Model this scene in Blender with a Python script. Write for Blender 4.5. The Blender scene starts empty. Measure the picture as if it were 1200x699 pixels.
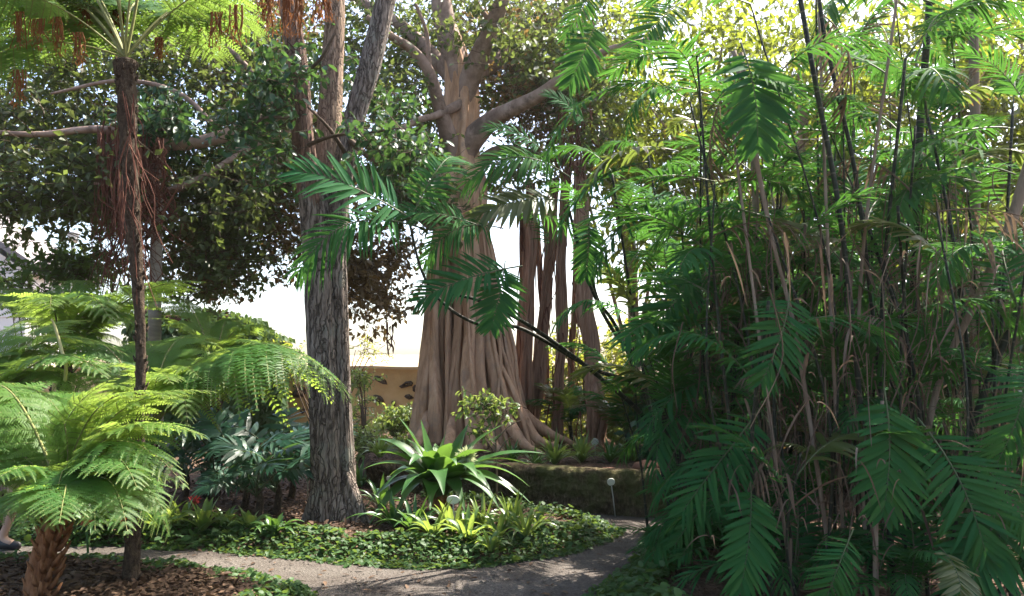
import bpy, math, random
import numpy as np
from mathutils import Vector, Matrix

random.seed(5)
rng = np.random.default_rng(11)
SC = bpy.context.scene
COL = SC.collection
PI = math.pi

# ------------------------------------------------------------------ camera geometry
F, CX, CY = 900.0, 600.0, 349.5
HZ = 440.0                                   # picture row of the horizon
PITCH = math.atan((HZ - CY) / F)
EYE = 1.6


def at(px, py, d):
    """world point seen at picture position (px, py) at ground distance d"""
    u, v = (px - CX) / F, (CY - py) / F
    y = math.cos(PITCH) - v * math.sin(PITCH)
    z = math.sin(PITCH) + v * math.cos(PITCH)
    k = d / y
    return np.array([u * k, d, EYE + z * k])


def gp(px, py, z=0.0):
    """ground point (height z) seen at (px, py)"""
    u, v = (px - CX) / F, (CY - py) / F
    y = math.cos(PITCH) - v * math.sin(PITCH)
    zz = math.sin(PITCH) + v * math.cos(PITCH)
    k = (z - EYE) / zz
    return np.array([u * k, y * k, z])


def nrm(a):
    a = np.asarray(a, float)
    return a / np.maximum(np.linalg.norm(a, axis=-1, keepdims=True), 1e-9)


# ------------------------------------------------------------------ noise
def _h(i, j, k):
    n = (i * 374761393 + j * 668265263 + k * 1274126177) & 0xFFFFFFFF
    n = ((n ^ (n >> 13)) * 1103515245) & 0xFFFFFFFF
    n = ((n ^ (n >> 16)) * 2246822519) & 0xFFFFFFFF
    return ((n ^ (n >> 15)) & 0xFFFFFF) / float(0xFFFFFF)


def vnoise(P):
    P = np.asarray(P, float)
    I = np.floor(P).astype(np.int64)
    f = P - I
    f = f * f * (3 - 2 * f)
    r = 0
    for a in (0, 1):
        for b in (0, 1):
            for c in (0, 1):
                w = (f[..., 0] if a else 1 - f[..., 0]) * (f[..., 1] if b else 1 - f[..., 1]) * (f[..., 2] if c else 1 - f[..., 2])
                r = r + w * _h(I[..., 0] + a, I[..., 1] + b, I[..., 2] + c)
    return r * 2 - 1


def fbm(P, o=3):
    P = np.asarray(P, float)
    s, a = 0, 1.0
    for k in range(o):
        s = s + a * vnoise(P * 2 ** k + 17.3 * k)
        a *= .5
    return s


# ------------------------------------------------------------------ mesh building
class MB:
    def __init__(self):
        self.V, self.Q, self.T, self.r, self.l, self.qm, self.tm, self.n = [], [], [], [], [], [], [], 0

    def add(self, V, Q=None, T=None, rnd=0.0, ln=0.0, mi=0):
        V = np.asarray(V, float).reshape(-1, 3)
        m = len(V)
        self.V.append(V)
        self.r.append(np.broadcast_to(np.asarray(rnd, float), (m,)))
        self.l.append(np.broadcast_to(np.asarray(ln, float), (m,)))
        if Q is not None and len(Q):
            Q = np.asarray(Q).reshape(-1, 4)
            self.Q.append(Q + self.n)
            self.qm.append(np.full(len(Q), mi))
        if T is not None and len(T):
            T = np.asarray(T).reshape(-1, 3)
            self.T.append(T + self.n)
            self.tm.append(np.full(len(T), mi))
        self.n += m
        return self

    def mesh(self, name, mats, smooth=True, origin=(0, 0, 0)):
        me = bpy.data.meshes.new(name)
        V = np.concatenate(self.V) - np.asarray(origin, float)
        Q = np.concatenate(self.Q) if self.Q else np.zeros((0, 4), int)
        T = np.concatenate(self.T) if self.T else np.zeros((0, 3), int)
        me.vertices.add(len(V))
        me.vertices.foreach_set('co', V.astype(np.float32).ravel())
        nl = Q.size + T.size
        me.loops.add(nl)
        me.loops.foreach_set('vertex_index', np.concatenate([Q.ravel(), T.ravel()]).astype(np.int32))
        npoly = len(Q) + len(T)
        me.polygons.add(npoly)
        ls = np.concatenate([np.arange(len(Q)) * 4, Q.size + np.arange(len(T)) * 3]).astype(np.int32)
        me.polygons.foreach_set('loop_start', ls)
        mi = np.concatenate((self.qm if self.qm else []) + (self.tm if self.tm else []) + [np.zeros(0, int)])
        for m in (mats if isinstance(mats, (list, tuple)) else [mats]):
            me.materials.append(m)
        me.polygons.foreach_set('material_index', mi.astype(np.int32))
        me.polygons.foreach_set('use_smooth', np.full(npoly, bool(smooth)))
        a = me.attributes.new('rnd', 'FLOAT', 'POINT')
        a.data.foreach_set('value', np.concatenate(self.r).astype(np.float32))
        a = me.attributes.new('len', 'FLOAT', 'POINT')
        a.data.foreach_set('value', np.concatenate(self.l).astype(np.float32))
        me.update(calc_edges=True)
        me.validate()
        return me


def obj(name, mb, mats, parent=None, smooth=True):
    """one mesh object; geometry is given in world space"""
    org = np.array(parent.location) if parent is not None else (0, 0, 0)
    if parent is not None and parent.parent is not None:
        org = org + np.array(parent.parent.location)
    o = bpy.data.objects.new(name, mb.mesh(name, mats, smooth, org))
    COL.objects.link(o)
    o.parent = parent
    return o


def solo(name, mb, mats, label, cat, group=None, kind=None, smooth=True, origin=None):
    org = np.zeros(3) if origin is None else np.asarray(origin, float)
    o = bpy.data.objects.new(name, mb.mesh(name, mats, smooth, org))
    o.location = org
    COL.objects.link(o)
    return tag(o, label, cat, group, kind)


def tag(o, label=None, cat=None, group=None, kind=None):
    if label: o['label'] = label
    if cat: o['category'] = cat
    if group: o['group'] = group
    if kind: o['kind'] = kind
    return o


def thing(name, loc, label, cat, group=None):
    o = bpy.data.objects.new(name, None)
    o.location = loc
    COL.objects.link(o)
    return tag(o, label, cat, group)


def struct(name, mb, mats, smooth=True):
    o = bpy.data.objects.new(name, mb.mesh(name, mats, smooth))
    COL.objects.link(o)
    o['kind'] = 'structure'
    return o


def sm(P, n):
    """Catmull-Rom through the rows of P, n samples"""
    P = np.asarray(P, float)
    k = len(P)
    if k == 2:
        t = np.linspace(0, 1, n)[:, None]
        return P[0] * (1 - t) + P[1] * t
    E = np.vstack([2 * P[0] - P[1], P, 2 * P[-1] - P[-2]])
    u = np.linspace(0, k - 1 - 1e-6, n)
    i = np.floor(u).astype(int)
    t = (u - i)[:, None]
    a, b, c, d = E[i], E[i + 1], E[i + 2], E[i + 3]
    return .5 * ((2 * b) + (c - a) * t + (2 * a - 5 * b + 4 * c - d) * t ** 2 + (3 * b - a - 3 * c + d) * t ** 3)


def tube(mb, pts, rad, n=8, rnd=0.0, disp=None, mi=0, cap=True, ln0=0.0):
    pts = np.asarray(pts, float)
    m = len(pts)
    rad = np.broadcast_to(np.asarray(rad, float), (m,))
    T = nrm(np.gradient(pts, axis=0))
    ref = np.array([0, 1, 0]) if abs(T[0][1]) < .9 else np.array([1, 0, 0])
    Nn = np.zeros((m, 3))
    v = ref - T[0] * ref.dot(T[0])
    for i in range(m):
        v = v - T[i] * v.dot(T[i])
        v = v / max(np.linalg.norm(v), 1e-9)
        Nn[i] = v
    B = np.cross(T, Nn)
    th = np.linspace(0, 2 * PI, n, endpoint=False)
    L = ln0 + np.concatenate([[0], np.cumsum(np.linalg.norm(np.diff(pts, axis=0), axis=1))])
    R = np.repeat(rad[:, None], n, 1)
    if disp is not None:
        R = R * disp(np.repeat(th[None], m, 0), np.repeat(L[:, None], n, 1))
    V = pts[:, None] + R[..., None] * (np.cos(th)[None, :, None] * Nn[:, None] + np.sin(th)[None, :, None] * B[:, None])
    i = np.arange(m - 1)[:, None] * n
    j = np.arange(n)[None]
    k = (j + 1) % n
    Q = np.stack([i + j, i + k, i + n + k, i + n + j], -1).reshape(-1, 4)
    VV = V.reshape(-1, 3)
    LL = np.repeat(L, n)
    Tt = []
    if cap:
        VV = np.vstack([VV, pts[:1], pts[-1:]])
        LL = np.concatenate([LL, [L[0], L[-1]]])
        c0, c1 = m * n, m * n + 1
        for q in range(n):
            Tt += [[c0, (q + 1) % n, q], [c1, (m - 1) * n + q, (m - 1) * n + (q + 1) % n]]
    mb.add(VV, Q, Tt, rnd, LL, mi)


def ptube(mb, spec, nseg=24, n=8, **kw):
    """tube through (px, py, distance, width in picture pixels)"""
    P = np.array([list(at(a, b, d)) + [w * .5 / F * d] for a, b, d, w in spec])
    S = sm(P, nseg)
    tube(mb, S[:, :3], np.maximum(S[:, 3], .0015), n, **kw)
    return S


def box(mb, c, s, rz=0.0, rnd=0.0, mi=0, bev=0.0):
    """box with chamfered long edges when bev > 0"""
    x, y, z = np.asarray(s, float) / 2
    ca, sa = math.cos(rz), math.sin(rz)
    M = np.array([[ca, -sa, 0], [sa, ca, 0], [0, 0, 1]])
    b = min(bev, x * .9, y * .9, z * .9)
    if b <= 0:
        V = np.array([[i * x, j * y, k * z] for k in (-1, 1) for i, j in ((-1, -1), (1, -1), (1, 1), (-1, 1))])
        Q = [[0, 3, 2, 1], [4, 5, 6, 7], [0, 1, 5, 4], [1, 2, 6, 5], [2, 3, 7, 6], [3, 0, 4, 7]]
        mb.add(V @ M.T + np.asarray(c), Q, None, rnd, 0, mi)
        return
    rings = []
    for (zz, ins) in ((-z, b), (-z + b, 0), (z - b, 0), (z, b)):
        xx, yy = x - ins, y - ins
        rings.append([[-xx + b, -yy, zz], [xx - b, -yy, zz], [xx, -yy + b, zz], [xx, yy - b, zz], [xx - b, yy, zz], [-xx + b, yy, zz], [-xx, yy - b, zz], [-xx, -yy + b, zz]])
    V = np.array(rings).reshape(-1, 3)
    Q = [[r * 8 + q, r * 8 + (q + 1) % 8, r * 8 + 8 + (q + 1) % 8, r * 8 + 8 + q] for r in range(3) for q in range(8)]
    Q += [[0, 5, 4, 1][::1], [24, 25, 28, 29]]
    Q += [[1, 4, 3, 2], [0, 7, 6, 5], [25, 26, 27, 28], [24, 29, 30, 31]]
    mb.add(V @ M.T + np.asarray(c), Q, None, rnd, 0, mi)


def lathe(mb, prof, c, n=16, rnd=0.0, mi=0, axis='z'):
    P = np.asarray(prof, float)
    th = np.linspace(0, 2 * PI, n, endpoint=False)
    r, z = P[:, 0], P[:, 1]
    V = np.stack([r[:, None] * np.cos(th), r[:, None] * np.sin(th), np.repeat(z[:, None], n, 1)], -1)
    if axis == 'y':
        V = V[..., [0, 2, 1]] * np.array([1, -1, 1])
    m = len(P)
    i = np.arange(m - 1)[:, None] * n
    j = np.arange(n)[None]
    k = (j + 1) % n
    Q = np.stack([i + j, i + k, i + n + k, i + n + j], -1).reshape(-1, 4)
    mb.add(V.reshape(-1, 3) + np.asarray(c), Q, None, rnd, 0, mi)


# ------------------------------------------------------------------ leaf scattering
LEAF6 = (np.array([[0, 0, 0], [.33, .2, .05], [.33, 0, 0], [.33, -.2, .05], [.72, .17, .0], [.72, 0, -.05], [.72, -.17, 0], [1, 0, -.14]]),
         np.array([[2, 5, 4, 1], [3, 6, 5, 2]]), np.array([[0, 2, 1], [0, 3, 2], [5, 7, 4], [6, 7, 5]]))
LEAF4 = (np.array([[0, 0, 0], [.45, .23, .06], [1, 0, -.08], [.5, -.23, .06]]), np.zeros((0, 4), int), np.array([[0, 2, 1], [0, 3, 2]]))
BLADE = (np.array([[0, .03, 0], [0, -.03, 0], [.4, .06, .03], [.4, -.06, .03], [.75, .05, .0], [.75, -.05, 0], [1, 0, -.1]]),
         np.array([[1, 3, 2, 0], [3, 5, 4, 2]]), np.array([[4, 5, 6]]))


def scatter(mb, tpl, pos, dr, up, size, rnd, wide=1.0, mi=0):
    tv, tq, tt = tpl
    X = nrm(dr)
    Y = nrm(np.cross(up, X))
    Z = np.cross(X, Y)
    s = np.asarray(size)[:, None, None]
    V = pos[:, None] + s * (tv[None, :, :1] * X[:, None] + wide * tv[None, :, 1:2] * Y[:, None] + tv[None, :, 2:] * Z[:, None])
    N, k = len(pos), len(tv)
    off = (np.arange(N) * k)[:, None, None]
    mb.add(V.reshape(-1, 3), (tq[None] + off).reshape(-1, 4) if len(tq) else None, (tt[None] + off).reshape(-1, 3), np.repeat(rnd, k), 0, mi)


def twigs(mb, A, B, r, mi=0):
    """three-sided straight twigs from A to B"""
    N = len(A)
    X = nrm(B - A)
    Y = nrm(np.cross(X, np.array([.3, .2, 1.0])))
    Z = np.cross(X, Y)
    V = []
    for P, rr in ((A, r), (B, r * .4)):
        for k in range(3):
            a = 2 * PI * k / 3
            V.append(P + rr * (math.cos(a) * Y + math.sin(a) * Z))
    V = np.stack(V, 1)
    q = np.array([[0, 1, 4, 3], [1, 2, 5, 4], [2, 0, 3, 5]])
    mb.add(V.reshape(-1, 3), (q[None] + (np.arange(N) * 6)[:, None, None]).reshape(-1, 4), None, .5, 0, mi)


def rdir(n, up=0.0):
    d = rng.normal(size=(n, 3))
    d = nrm(d)
    d[:, 2] += up
    return nrm(d)


def crown(centres, rad, ntw, nlf, leaf, tpl=LEAF6, tw_len=.45, droop=.35, mb=None, shift=0.0, wide=1.0, twr=.006, upn=.55):
    """foliage made of twigs that carry single leaves: material slot 0 = leaf, 1 = twig"""
    mb = mb or MB()
    C = np.asarray(centres, float)
    n = len(C)
    A = np.repeat(C, ntw, 0) + rng.normal(size=(n * ntw, 3)) * np.repeat(np.broadcast_to(rad, (n,)), ntw)[:, None] * .55
    tone = np.repeat(rng.random(n), ntw)
    D = rdir(len(A), .15)
    D[:, 2] *= .6
    Ln = tw_len * (.5 + rng.random(len(A)))
    B = A + D * Ln[:, None]
    twigs(mb, A - D * .1, B, twr, 1)
    t = np.tile(np.linspace(.12, 1.0, nlf), len(A)) + rng.normal(size=len(A) * nlf) * .05
    A2, D2, L2 = np.repeat(A, nlf, 0), np.repeat(D, nlf, 0), np.repeat(Ln, nlf)
    P = A2 + D2 * (t * L2)[:, None]
    R = rdir(len(P))
    R = nrm(R - D2 * (R * D2).sum(1, keepdims=True))
    dl = nrm(D2 * .45 + R * .9 + np.array([0, 0, -droop]))
    up = nrm(np.array([0, 0, upn]) + rng.normal(size=P.shape) * .5)
    rn = np.clip(.5 * np.repeat(tone, nlf) + .5 * rng.random(len(P)) + shift, 0, 1)
    scatter(mb, tpl, P, dl, up, leaf * (.65 + .6 * rng.random(len(P))), rn, wide)
    return mb


def pblobs(ell, holes=(), dens=1.0):
    """blob centres sampled inside ellipses (px, py, rx, ry, d0, d1, count)"""
    out = []
    for (x, y, rx, ry, d0, d1, n) in ell:
        k = 0
        tries = 0
        while k < n * dens and tries < 4000:
            tries += 1
            a, r = rng.random() * 2 * PI, math.sqrt(rng.random())
            px, py = x + rx * r * math.cos(a), y + ry * r * math.sin(a)
            if any(((px - h[0]) / h[2]) ** 2 + ((py - h[1]) / h[3]) ** 2 < 1 for h in holes):
                continue
            out.append(at(px, py, d0 + (d1 - d0) * rng.random()))
            k += 1
    return np.array(out)


# ------------------------------------------------------------------ fronds
def rachis(m, arch, bend, tipdrop=0.0):
    t = np.linspace(0, 1, m)
    z = 4 * arch * t * (1 - t) * (1 + .35 * (t - .5)) - tipdrop * t ** 4
    return np.stack([t, bend * np.sin(PI * t), z], 1)


def palm_frond(seed, npairs=22, arch=.16, ll=.34, lw=.036, a0=68, a1=32, droop=.25, pet=.16, vee=.22, bend=.04, miss=0.0, curl=0.0, rr=.008, base_len=.62, fold=.32):
    """pinnate leaf of unit length along +X: slot 0 = leaflets, 1 = midrib"""
    r = np.random.default_rng(seed)
    mb = MB()
    R = rachis(40, arch, bend)
    tube(mb, R, np.linspace(rr, rr * .22, 40), 5, mi=1, cap=False)
    T = nrm(np.gradient(R, axis=0))
    tt = np.linspace(pet, .985, npairs)
    rows = []
    for sgn in (1, -1):
        t = np.clip(tt + r.normal(size=npairs) * .006 + (.25 / npairs if sgn > 0 else 0), 0, 1)
        keep = r.random(npairs) >= miss
        t = t[keep]
        rows.append((sgn, t))
    S = np.array([0, .12, .35, .6, .82, 1.0])
    Wp = np.array([.3, .8, 1.0, .88, .5, .02])
    for sgn, t in rows:
        n = len(t)
        f = t * 39
        i0 = np.clip(f.astype(int), 0, 38)
        fr = (f - i0)[:, None]
        P = R[i0] * (1 - fr) + R[i0 + 1] * fr
        Tn = nrm(T[i0] * (1 - fr) + T[i0 + 1] * fr)
        Y = np.tile(np.array([0, 1.0, 0]), (n, 1)) * sgn
        Nn = nrm(np.cross(Tn, Y)) * sgn
        u = (t - pet) / (1 - pet)
        a = np.radians(a0 + (a1 - a0) * u + r.normal(size=n) * 4)
        ve = vee + r.normal(size=n) * .15
        D = nrm(np.cos(a)[:, None] * Tn + np.sin(a)[:, None] * (Y * np.cos(ve)[:, None] + Nn * np.sin(ve)[:, None]))
        prof = base_len + (1 - base_len) * np.sin(PI * np.clip(u, 0, 1) ** .75)
        prof = prof * np.where(u > .82, 1 - (u - .82) * 1.9, 1)
        l = ll * prof * (1 + r.normal(size=n) * .05)
        dr = droop * (1 + r.normal(size=n) * .3)
        C = P[:, None] + (l[:, None] * S)[..., None] * D[:, None]
        C[..., 2] -= (dr * l)[:, None] * S ** 2
        C = C + (curl * l)[:, None, None] * (S ** 2)[None, :, None] * Tn[:, None]
        Wd = nrm(np.cross(D, Nn + r.normal(size=(n, 3)) * .22))
        Up = nrm(np.cross(Wd, D))
        Up = np.where((Up * Nn).sum(1, keepdims=True) < 0, -Up, Up)
        w = lw * (.75 + .25 * prof)[:, None] * Wp * (1 + r.normal(size=n) * .1)[:, None]
        Lf = C + w[..., None] * Wd[:, None]
        Rt = C - w[..., None] * Wd[:, None]
        Md = C - (fold * w)[..., None] * Up[:, None]
        V = np.stack([Lf, Md, Rt], 2)
        m = 6
        q = []
        for s in range(m - 1):
            for c in range(2):
                q.append([s * 3 + c, s * 3 + c + 1, s * 3 + 3 + c + 1, s * 3 + 3 + c])
        q = np.array(q)
        mb.add(V.reshape(-1, 3), (q[None] + (np.arange(n) * 18)[:, None, None]).reshape(-1, 4), None, np.repeat(r.random(n), 18), np.tile(np.repeat(S, 3), n))
    return mb


def fern_frond(seed, npairs=24, m=20, arch=.2, lp=.3, droop=.35, pet=.14, bend=.04, tipdrop=.08, vee=.05, rr=.008):
    """twice divided tree fern leaf of unit length along +X: slot 0 = leaflets, 1 = midrib"""
    r = np.random.default_rng(seed)
    mb = MB()
    R = rachis(40, arch, bend, tipdrop)
    tube(mb, R, np.linspace(rr, .0014, 40), 5, mi=1, cap=False)
    T = nrm(np.gradient(R, axis=0))
    tt = pet + (1 - pet) * np.linspace(0, .99, npairs) ** 1.05
    for sgn in (1, -1):
        n = npairs
        t = np.clip(tt + r.normal(size=n) * .004, 0, .995)
        f = t * 39
        i0 = np.clip(f.astype(int), 0, 38)
        fr = (f - i0)[:, None]
        P = R[i0] * (1 - fr) + R[i0 + 1] * fr
        Tn = nrm(T[i0] * (1 - fr) + T[i0 + 1] * fr)
        Y = np.tile(np.array([0, 1.0, 0]), (n, 1)) * sgn
        Nn = nrm(np.cross(Tn, Y)) * sgn
        u = (t - pet) / (1 - pet)
        a = np.radians(82 - 36 * u + r.normal(size=n) * 3)
        ve = vee + r.normal(size=n) * .09
        D = nrm(np.cos(a)[:, None] * Tn + np.sin(a)[:, None] * (Y * np.cos(ve)[:, None] + Nn * np.sin(ve)[:, None]))
        l = lp * (np.clip(.42 + 1.3 * u, 0, 1)) * np.clip(1.08 - u ** 2.2, .05, 1) * (1 + r.normal(size=n) * .04)
        dr = droop * (1 + r.normal(size=n) * .25)
        s = np.linspace(.05, 1.0, m)
        C = P[:, None] + (l[:, None] * s)[..., None] * D[:, None]
        C[..., 2] -= (dr * l)[:, None] * s ** 2
        G = np.zeros((n, m, 3))
        G += D[:, None]
        G[..., 2] -= 2 * dr[:, None] * s
        G = nrm(G)
        W = nrm(np.cross(Nn[:, None] + 0 * G, G))
        # pinna midrib strip
        q = np.array([[k * 2, k * 2 + 1, k * 2 + 3, k * 2 + 2] for k in range(m - 1)])
        wr = .0022
        V = np.stack([C + wr * W, C - wr * W], 2)
        mb.add(V.reshape(-1, 3), (q[None] + (np.arange(n) * 2 * m)[:, None, None]).reshape(-1, 4), None, .3, 0, 1)
        sp = (l / m)[:, None, None]
        pl = (lp * .20) * np.clip(1.05 - s ** 2.0, .12, 1)[None, :] * np.clip(l / lp, .25, 1)[:, None] * (1 + r.normal(size=(n, m)) * .07)
        for sd in (1, -1):
            Dp = nrm(W * sd * .94 + G * .42 + Nn[:, None] * (.12 + r.normal(size=(n, m, 1)) * .12))
            b0, b1 = C - G * sp * .42, C + G * sp * .42
            mid = C + Dp * (pl * .6)[..., None]
            tip = C + Dp * pl[..., None] - Nn[:, None] * (pl * .12)[..., None]
            V = np.stack([b0, b1, mid + G * sp * .36, mid - G * sp * .36, tip + G * sp * .12, tip - G * sp * .12], 2)
            qq = np.array([[0, 1, 2, 3], [3, 2, 4, 5]])
            mb.add(V.reshape(-1, 3), (qq[None] + (np.arange(n * m) * 6)[:, None, None]).reshape(-1, 4), None, np.repeat(np.repeat(r.random(n), m) * .6 + r.random(n * m) * .4, 6), 0)
    return mb


def place(name, mesh, parent, base, tip, up=(0, 0, 1), scale=None, wide=1.0):
    """a copy of a unit leaf from base to tip, its upper side towards up"""
    base, tip, up = np.asarray(base, float), np.asarray(tip, float), np.asarray(up, float)
    L = np.linalg.norm(tip - base)
    X = (tip - base) / L
    Z = up - X * up.dot(X)
    if np.linalg.norm(Z) < .05:
        Z = np.array([0, -1.0, .2]) - X * np.array([0, -1.0, .2]).dot(X)
    Z = Z / np.linalg.norm(Z)
    Y = np.cross(Z, X)
    o = bpy.data.objects.new(name, mesh)
    org = np.array(parent.location) if parent is not None else np.zeros(3)
    b = base - org
    w = L * wide
    o.matrix_basis = Matrix(((X[0] * L, Y[0] * w, Z[0] * L, b[0]), (X[1] * L, Y[1] * w, Z[1] * L, b[1]), (X[2] * L, Y[2] * w, Z[2] * L, b[2]), (0, 0, 0, 1)))
    COL.objects.link(o)
    o.parent = parent
    return o


# ------------------------------------------------------------------ materials
def newmat(name):
    m = bpy.data.materials.new(name)
    m.use_nodes = True
    nt = m.node_tree
    for n in list(nt.nodes):
        nt.nodes.remove(n)
    return m, nt


class G:
    """tiny node graph writer"""
    def __init__(self, name):
        self.m, self.nt = newmat(name)
        self.out = self.nt.nodes.new('ShaderNodeOutputMaterial')

    def n(self, t, props=None, **ins):
        nd = self.nt.nodes.new(t)
        for k, v in (props or {}).items():
            setattr(nd, k, v)
        for k, v in ins.items():
            key = int(k[1:]) if k[0] == 'i' and k[1:].isdigit() else k.replace('_', ' ')
            sock = nd.inputs[key]
            if isinstance(v, bpy.types.NodeSocket):
                self.nt.links.new(v, sock)
            else:
                sock.default_value = v
        return nd

    def attr(self, name):
        return self.n('ShaderNodeAttribute', {'attribute_name': name}).outputs['Fac']

    def pos(self):
        return self.n('ShaderNodeNewGeometry').outputs['Position']

    def map(self, vec, scale):
        return self.n('ShaderNodeMapping', None, Vector=vec, Scale=scale).outputs[0]

    def noise(self, vec, scale, detail=4, rough=.55, dist=0.0):
        return self.n('ShaderNodeTexNoise', None, Vector=vec, Scale=scale, Detail=detail, Roughness=rough, Distortion=dist).outputs['Fac']

    def ramp(self, fac, stops):
        nd = self.n('ShaderNodeValToRGB', None, Fac=fac)
        e = nd.color_ramp.elements
        while len(e) < len(stops):
            e.new(.5)
        for k, (p, c) in enumerate(stops):
            e[k].position = p
            e[k].color = (*c, 1)
        return nd.outputs['Color']

    def mix(self, fac, a, b, mode='MIX'):
        nd = self.n('ShaderNodeMix', {'data_type': 'RGBA', 'blend_type': mode})
        for s, v in ((nd.inputs[0], fac), (nd.inputs[6], a), (nd.inputs[7], b)):
            if isinstance(v, bpy.types.NodeSocket):
                self.nt.links.new(v, s)
            else:
                s.default_value = (*v, 1) if isinstance(v, (tuple, list)) and len(v) == 3 else v
        return nd.outputs[2]

    def math(self, op, a, b=0.0):
        return self.n('ShaderNodeMath', {'operation': op}, i0=a, i1=b).outputs[0]

    def bump(self, h, strength=.5, dist=.02):
        return self.n('ShaderNodeBump', None, Height=h, Strength=strength, Distance=dist).outputs[0]

    def finish(self, col, rough=.8, spec=.3, normal=None, trans=None, tf=0.0):
        p = self.n('ShaderNodeBsdfPrincipled')
        for k, v in (('Base Color', col), ('Roughness', rough), ('Specular IOR Level', spec)):
            if isinstance(v, bpy.types.NodeSocket):
                self.nt.links.new(v, p.inputs[k])
            else:
                p.inputs[k].default_value = (*v, 1) if k == 'Base Color' else v
        if normal is not None:
            self.nt.links.new(normal, p.inputs['Normal'])
        s = p.outputs[0]
        if trans is not None:
            t = self.n('ShaderNodeBsdfTranslucent')
            if isinstance(trans, bpy.types.NodeSocket):
                self.nt.links.new(trans, t.inputs['Color'])
            else:
                t.inputs['Color'].default_value = (*trans, 1)
            s = self.n('ShaderNodeMixShader', None, i0=tf, i1=s, i2=t.outputs[0]).outputs[0]
        self.nt.links.new(s, self.out.inputs['Surface'])
        return self.m


def foliage(name, cols, trans, tf=.4, rough=.42, spec=.4, ends=None):
    """leaf: several greens by leaf, thin and translucent"""
    g = G(name)
    r = g.attr('rnd')
    ob = g.n('ShaderNodeObjectInfo').outputs['Random']
    f = g.math('ADD', g.math('MULTIPLY', r, .55), g.math('MULTIPLY', ob, .45))
    n = len(cols)
    c = g.ramp(f, [(k / (n - 1), cols[k]) for k in range(n)])
    ns = g.noise(g.pos(), 23, 3)
    c = g.mix(g.math('MULTIPLY', ns, .5), c, tuple(x * .55 for x in cols[0]))
    tc = g.mix(g.math('MULTIPLY', f, .8), trans, tuple(x * .6 for x in trans))
    if ends is not None:
        e = g.math('MULTIPLY', g.math('GREATER_THAN', g.math('ADD', g.attr('len'), g.math('MULTIPLY', ns, .5)), 1.12), .8)
        c = g.mix(e, c, ends)
        tc = g.mix(e, tc, ends)
    return g.finish(c, rough, spec, None, tc, tf)


def bark(name, cols, sc=(16, 16, 1.4), rough=.9, bump=.8, dist=.03, det=6, spots=None, spec=.15, crack=None):
    g = G(name)
    p = g.pos()
    v = g.map(p, sc)
    n1 = g.noise(v, 1.0, det, .62, .4)
    n2 = g.noise(p, 2.2, 4)
    k = len(cols)
    c = g.ramp(n1, [(.28 + .44 * i / (k - 1), cols[i]) for i in range(k)])
    c = g.mix(g.math('MULTIPLY', n2, .6), c, tuple(x * .6 for x in cols[k // 2]))
    if spots:
        s = g.ramp(g.noise(p, 3.1, 5, .7), [(.52, (0, 0, 0)), (.66, (1, 1, 1))])
        c = g.mix(s, c, spots)
    c = g.mix(g.math('MULTIPLY', g.attr('rnd'), .55), c, tuple(x * .62 for x in cols[-2]))
    h = g.math('ADD', n1, g.math('MULTIPLY', g.noise(p, 70, 3), .25))
    if crack:
        dv = g.n('ShaderNodeVectorMath', {'operation': 'MULTIPLY_ADD'}, i0=g.n('ShaderNodeTexNoise', None, Vector=p, Scale=7.0, Detail=4.0).outputs['Color'], i1=(.12, .12, .3), i2=p).outputs[0]
        e = g.n('ShaderNodeTexVoronoi', {'feature': 'DISTANCE_TO_EDGE'}, Vector=g.map(dv, crack), Scale=1.0).outputs['Distance']
        ck = g.ramp(e, [(.0, (.25, .25, .25)), (.11, (1, 1, 1))])
        c = g.mix(ck, tuple(x * .22 for x in cols[1]), c)
        h = g.math('ADD', g.math('MULTIPLY', h, .5), g.math('MULTIPLY', ck, .7))
    return g.finish(c, rough, spec, g.bump(h, bump, dist))


M = {}
M['ficus_leaf'] = foliage('ficus_leaf', [(.025, .055, .03), (.04, .075, .03), (.065, .085, .03), (.13, .09, .045)], (.16, .21, .045), .44, .45, .25)
M['rust_leaf'] = foliage('rust_leaf', [(.05, .06, .02), (.1, .07, .03), (.16, .1, .04), (.1, .08, .03)], (.22, .14, .04), .42, .35, .4)
M['glossy_leaf'] = foliage('glossy_leaf', [(.014, .05, .024), (.02, .065, .03), (.03, .085, .03)], (.1, .2, .04), .3, .42, .28)
M['backlit_leaf'] = foliage('backlit_leaf', [(.03, .07, .02), (.045, .09, .02), (.07, .11, .02), (.12, .1, .03)], (.3, .36, .035), .5, .38, .4)
M['wood_twig'] = bark('wood_twig', [(.05, .035, .025), (.12, .085, .06)], (9, 9, 9))
M['palm_leaf'] = foliage('palm_leaf', [(.012, .07, .028), (.02, .09, .03), (.034, .11, .03), (.05, .12, .026)], (.1, .26, .035), .32, .75, .04)
M['palm_tan'] = foliage('palm_tan', [(.05, .08, .02), (.08, .1, .025), (.13, .1, .03)], (.18, .24, .04), .42, .4, .4, (.2, .09, .03))
M['dry_frond'] = foliage('dry_frond', [(.08, .055, .038), (.15, .11, .078), (.22, .17, .125)], (.16, .11, .07), .25, .8, .1)
M['dry_strip'] = foliage('dry_strip', [(.07, .048, .034), (.14, .105, .076), (.28, .225, .17)], (.14, .1, .065), .25, .8, .1)
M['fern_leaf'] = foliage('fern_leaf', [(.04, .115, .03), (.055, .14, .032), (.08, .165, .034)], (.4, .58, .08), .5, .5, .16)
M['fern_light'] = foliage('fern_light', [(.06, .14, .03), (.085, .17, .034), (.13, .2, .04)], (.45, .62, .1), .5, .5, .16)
M['fern_rib'] = bark('fern_rib', [(.12, .13, .04), (.2, .2, .07)], (9, 9, 3), .6, .2, .01)
M['palm_rib'] = bark('palm_rib', [(.03, .06, .025), (.1, .11, .05)], (9, 9, 3), .5, .2, .01)
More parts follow.
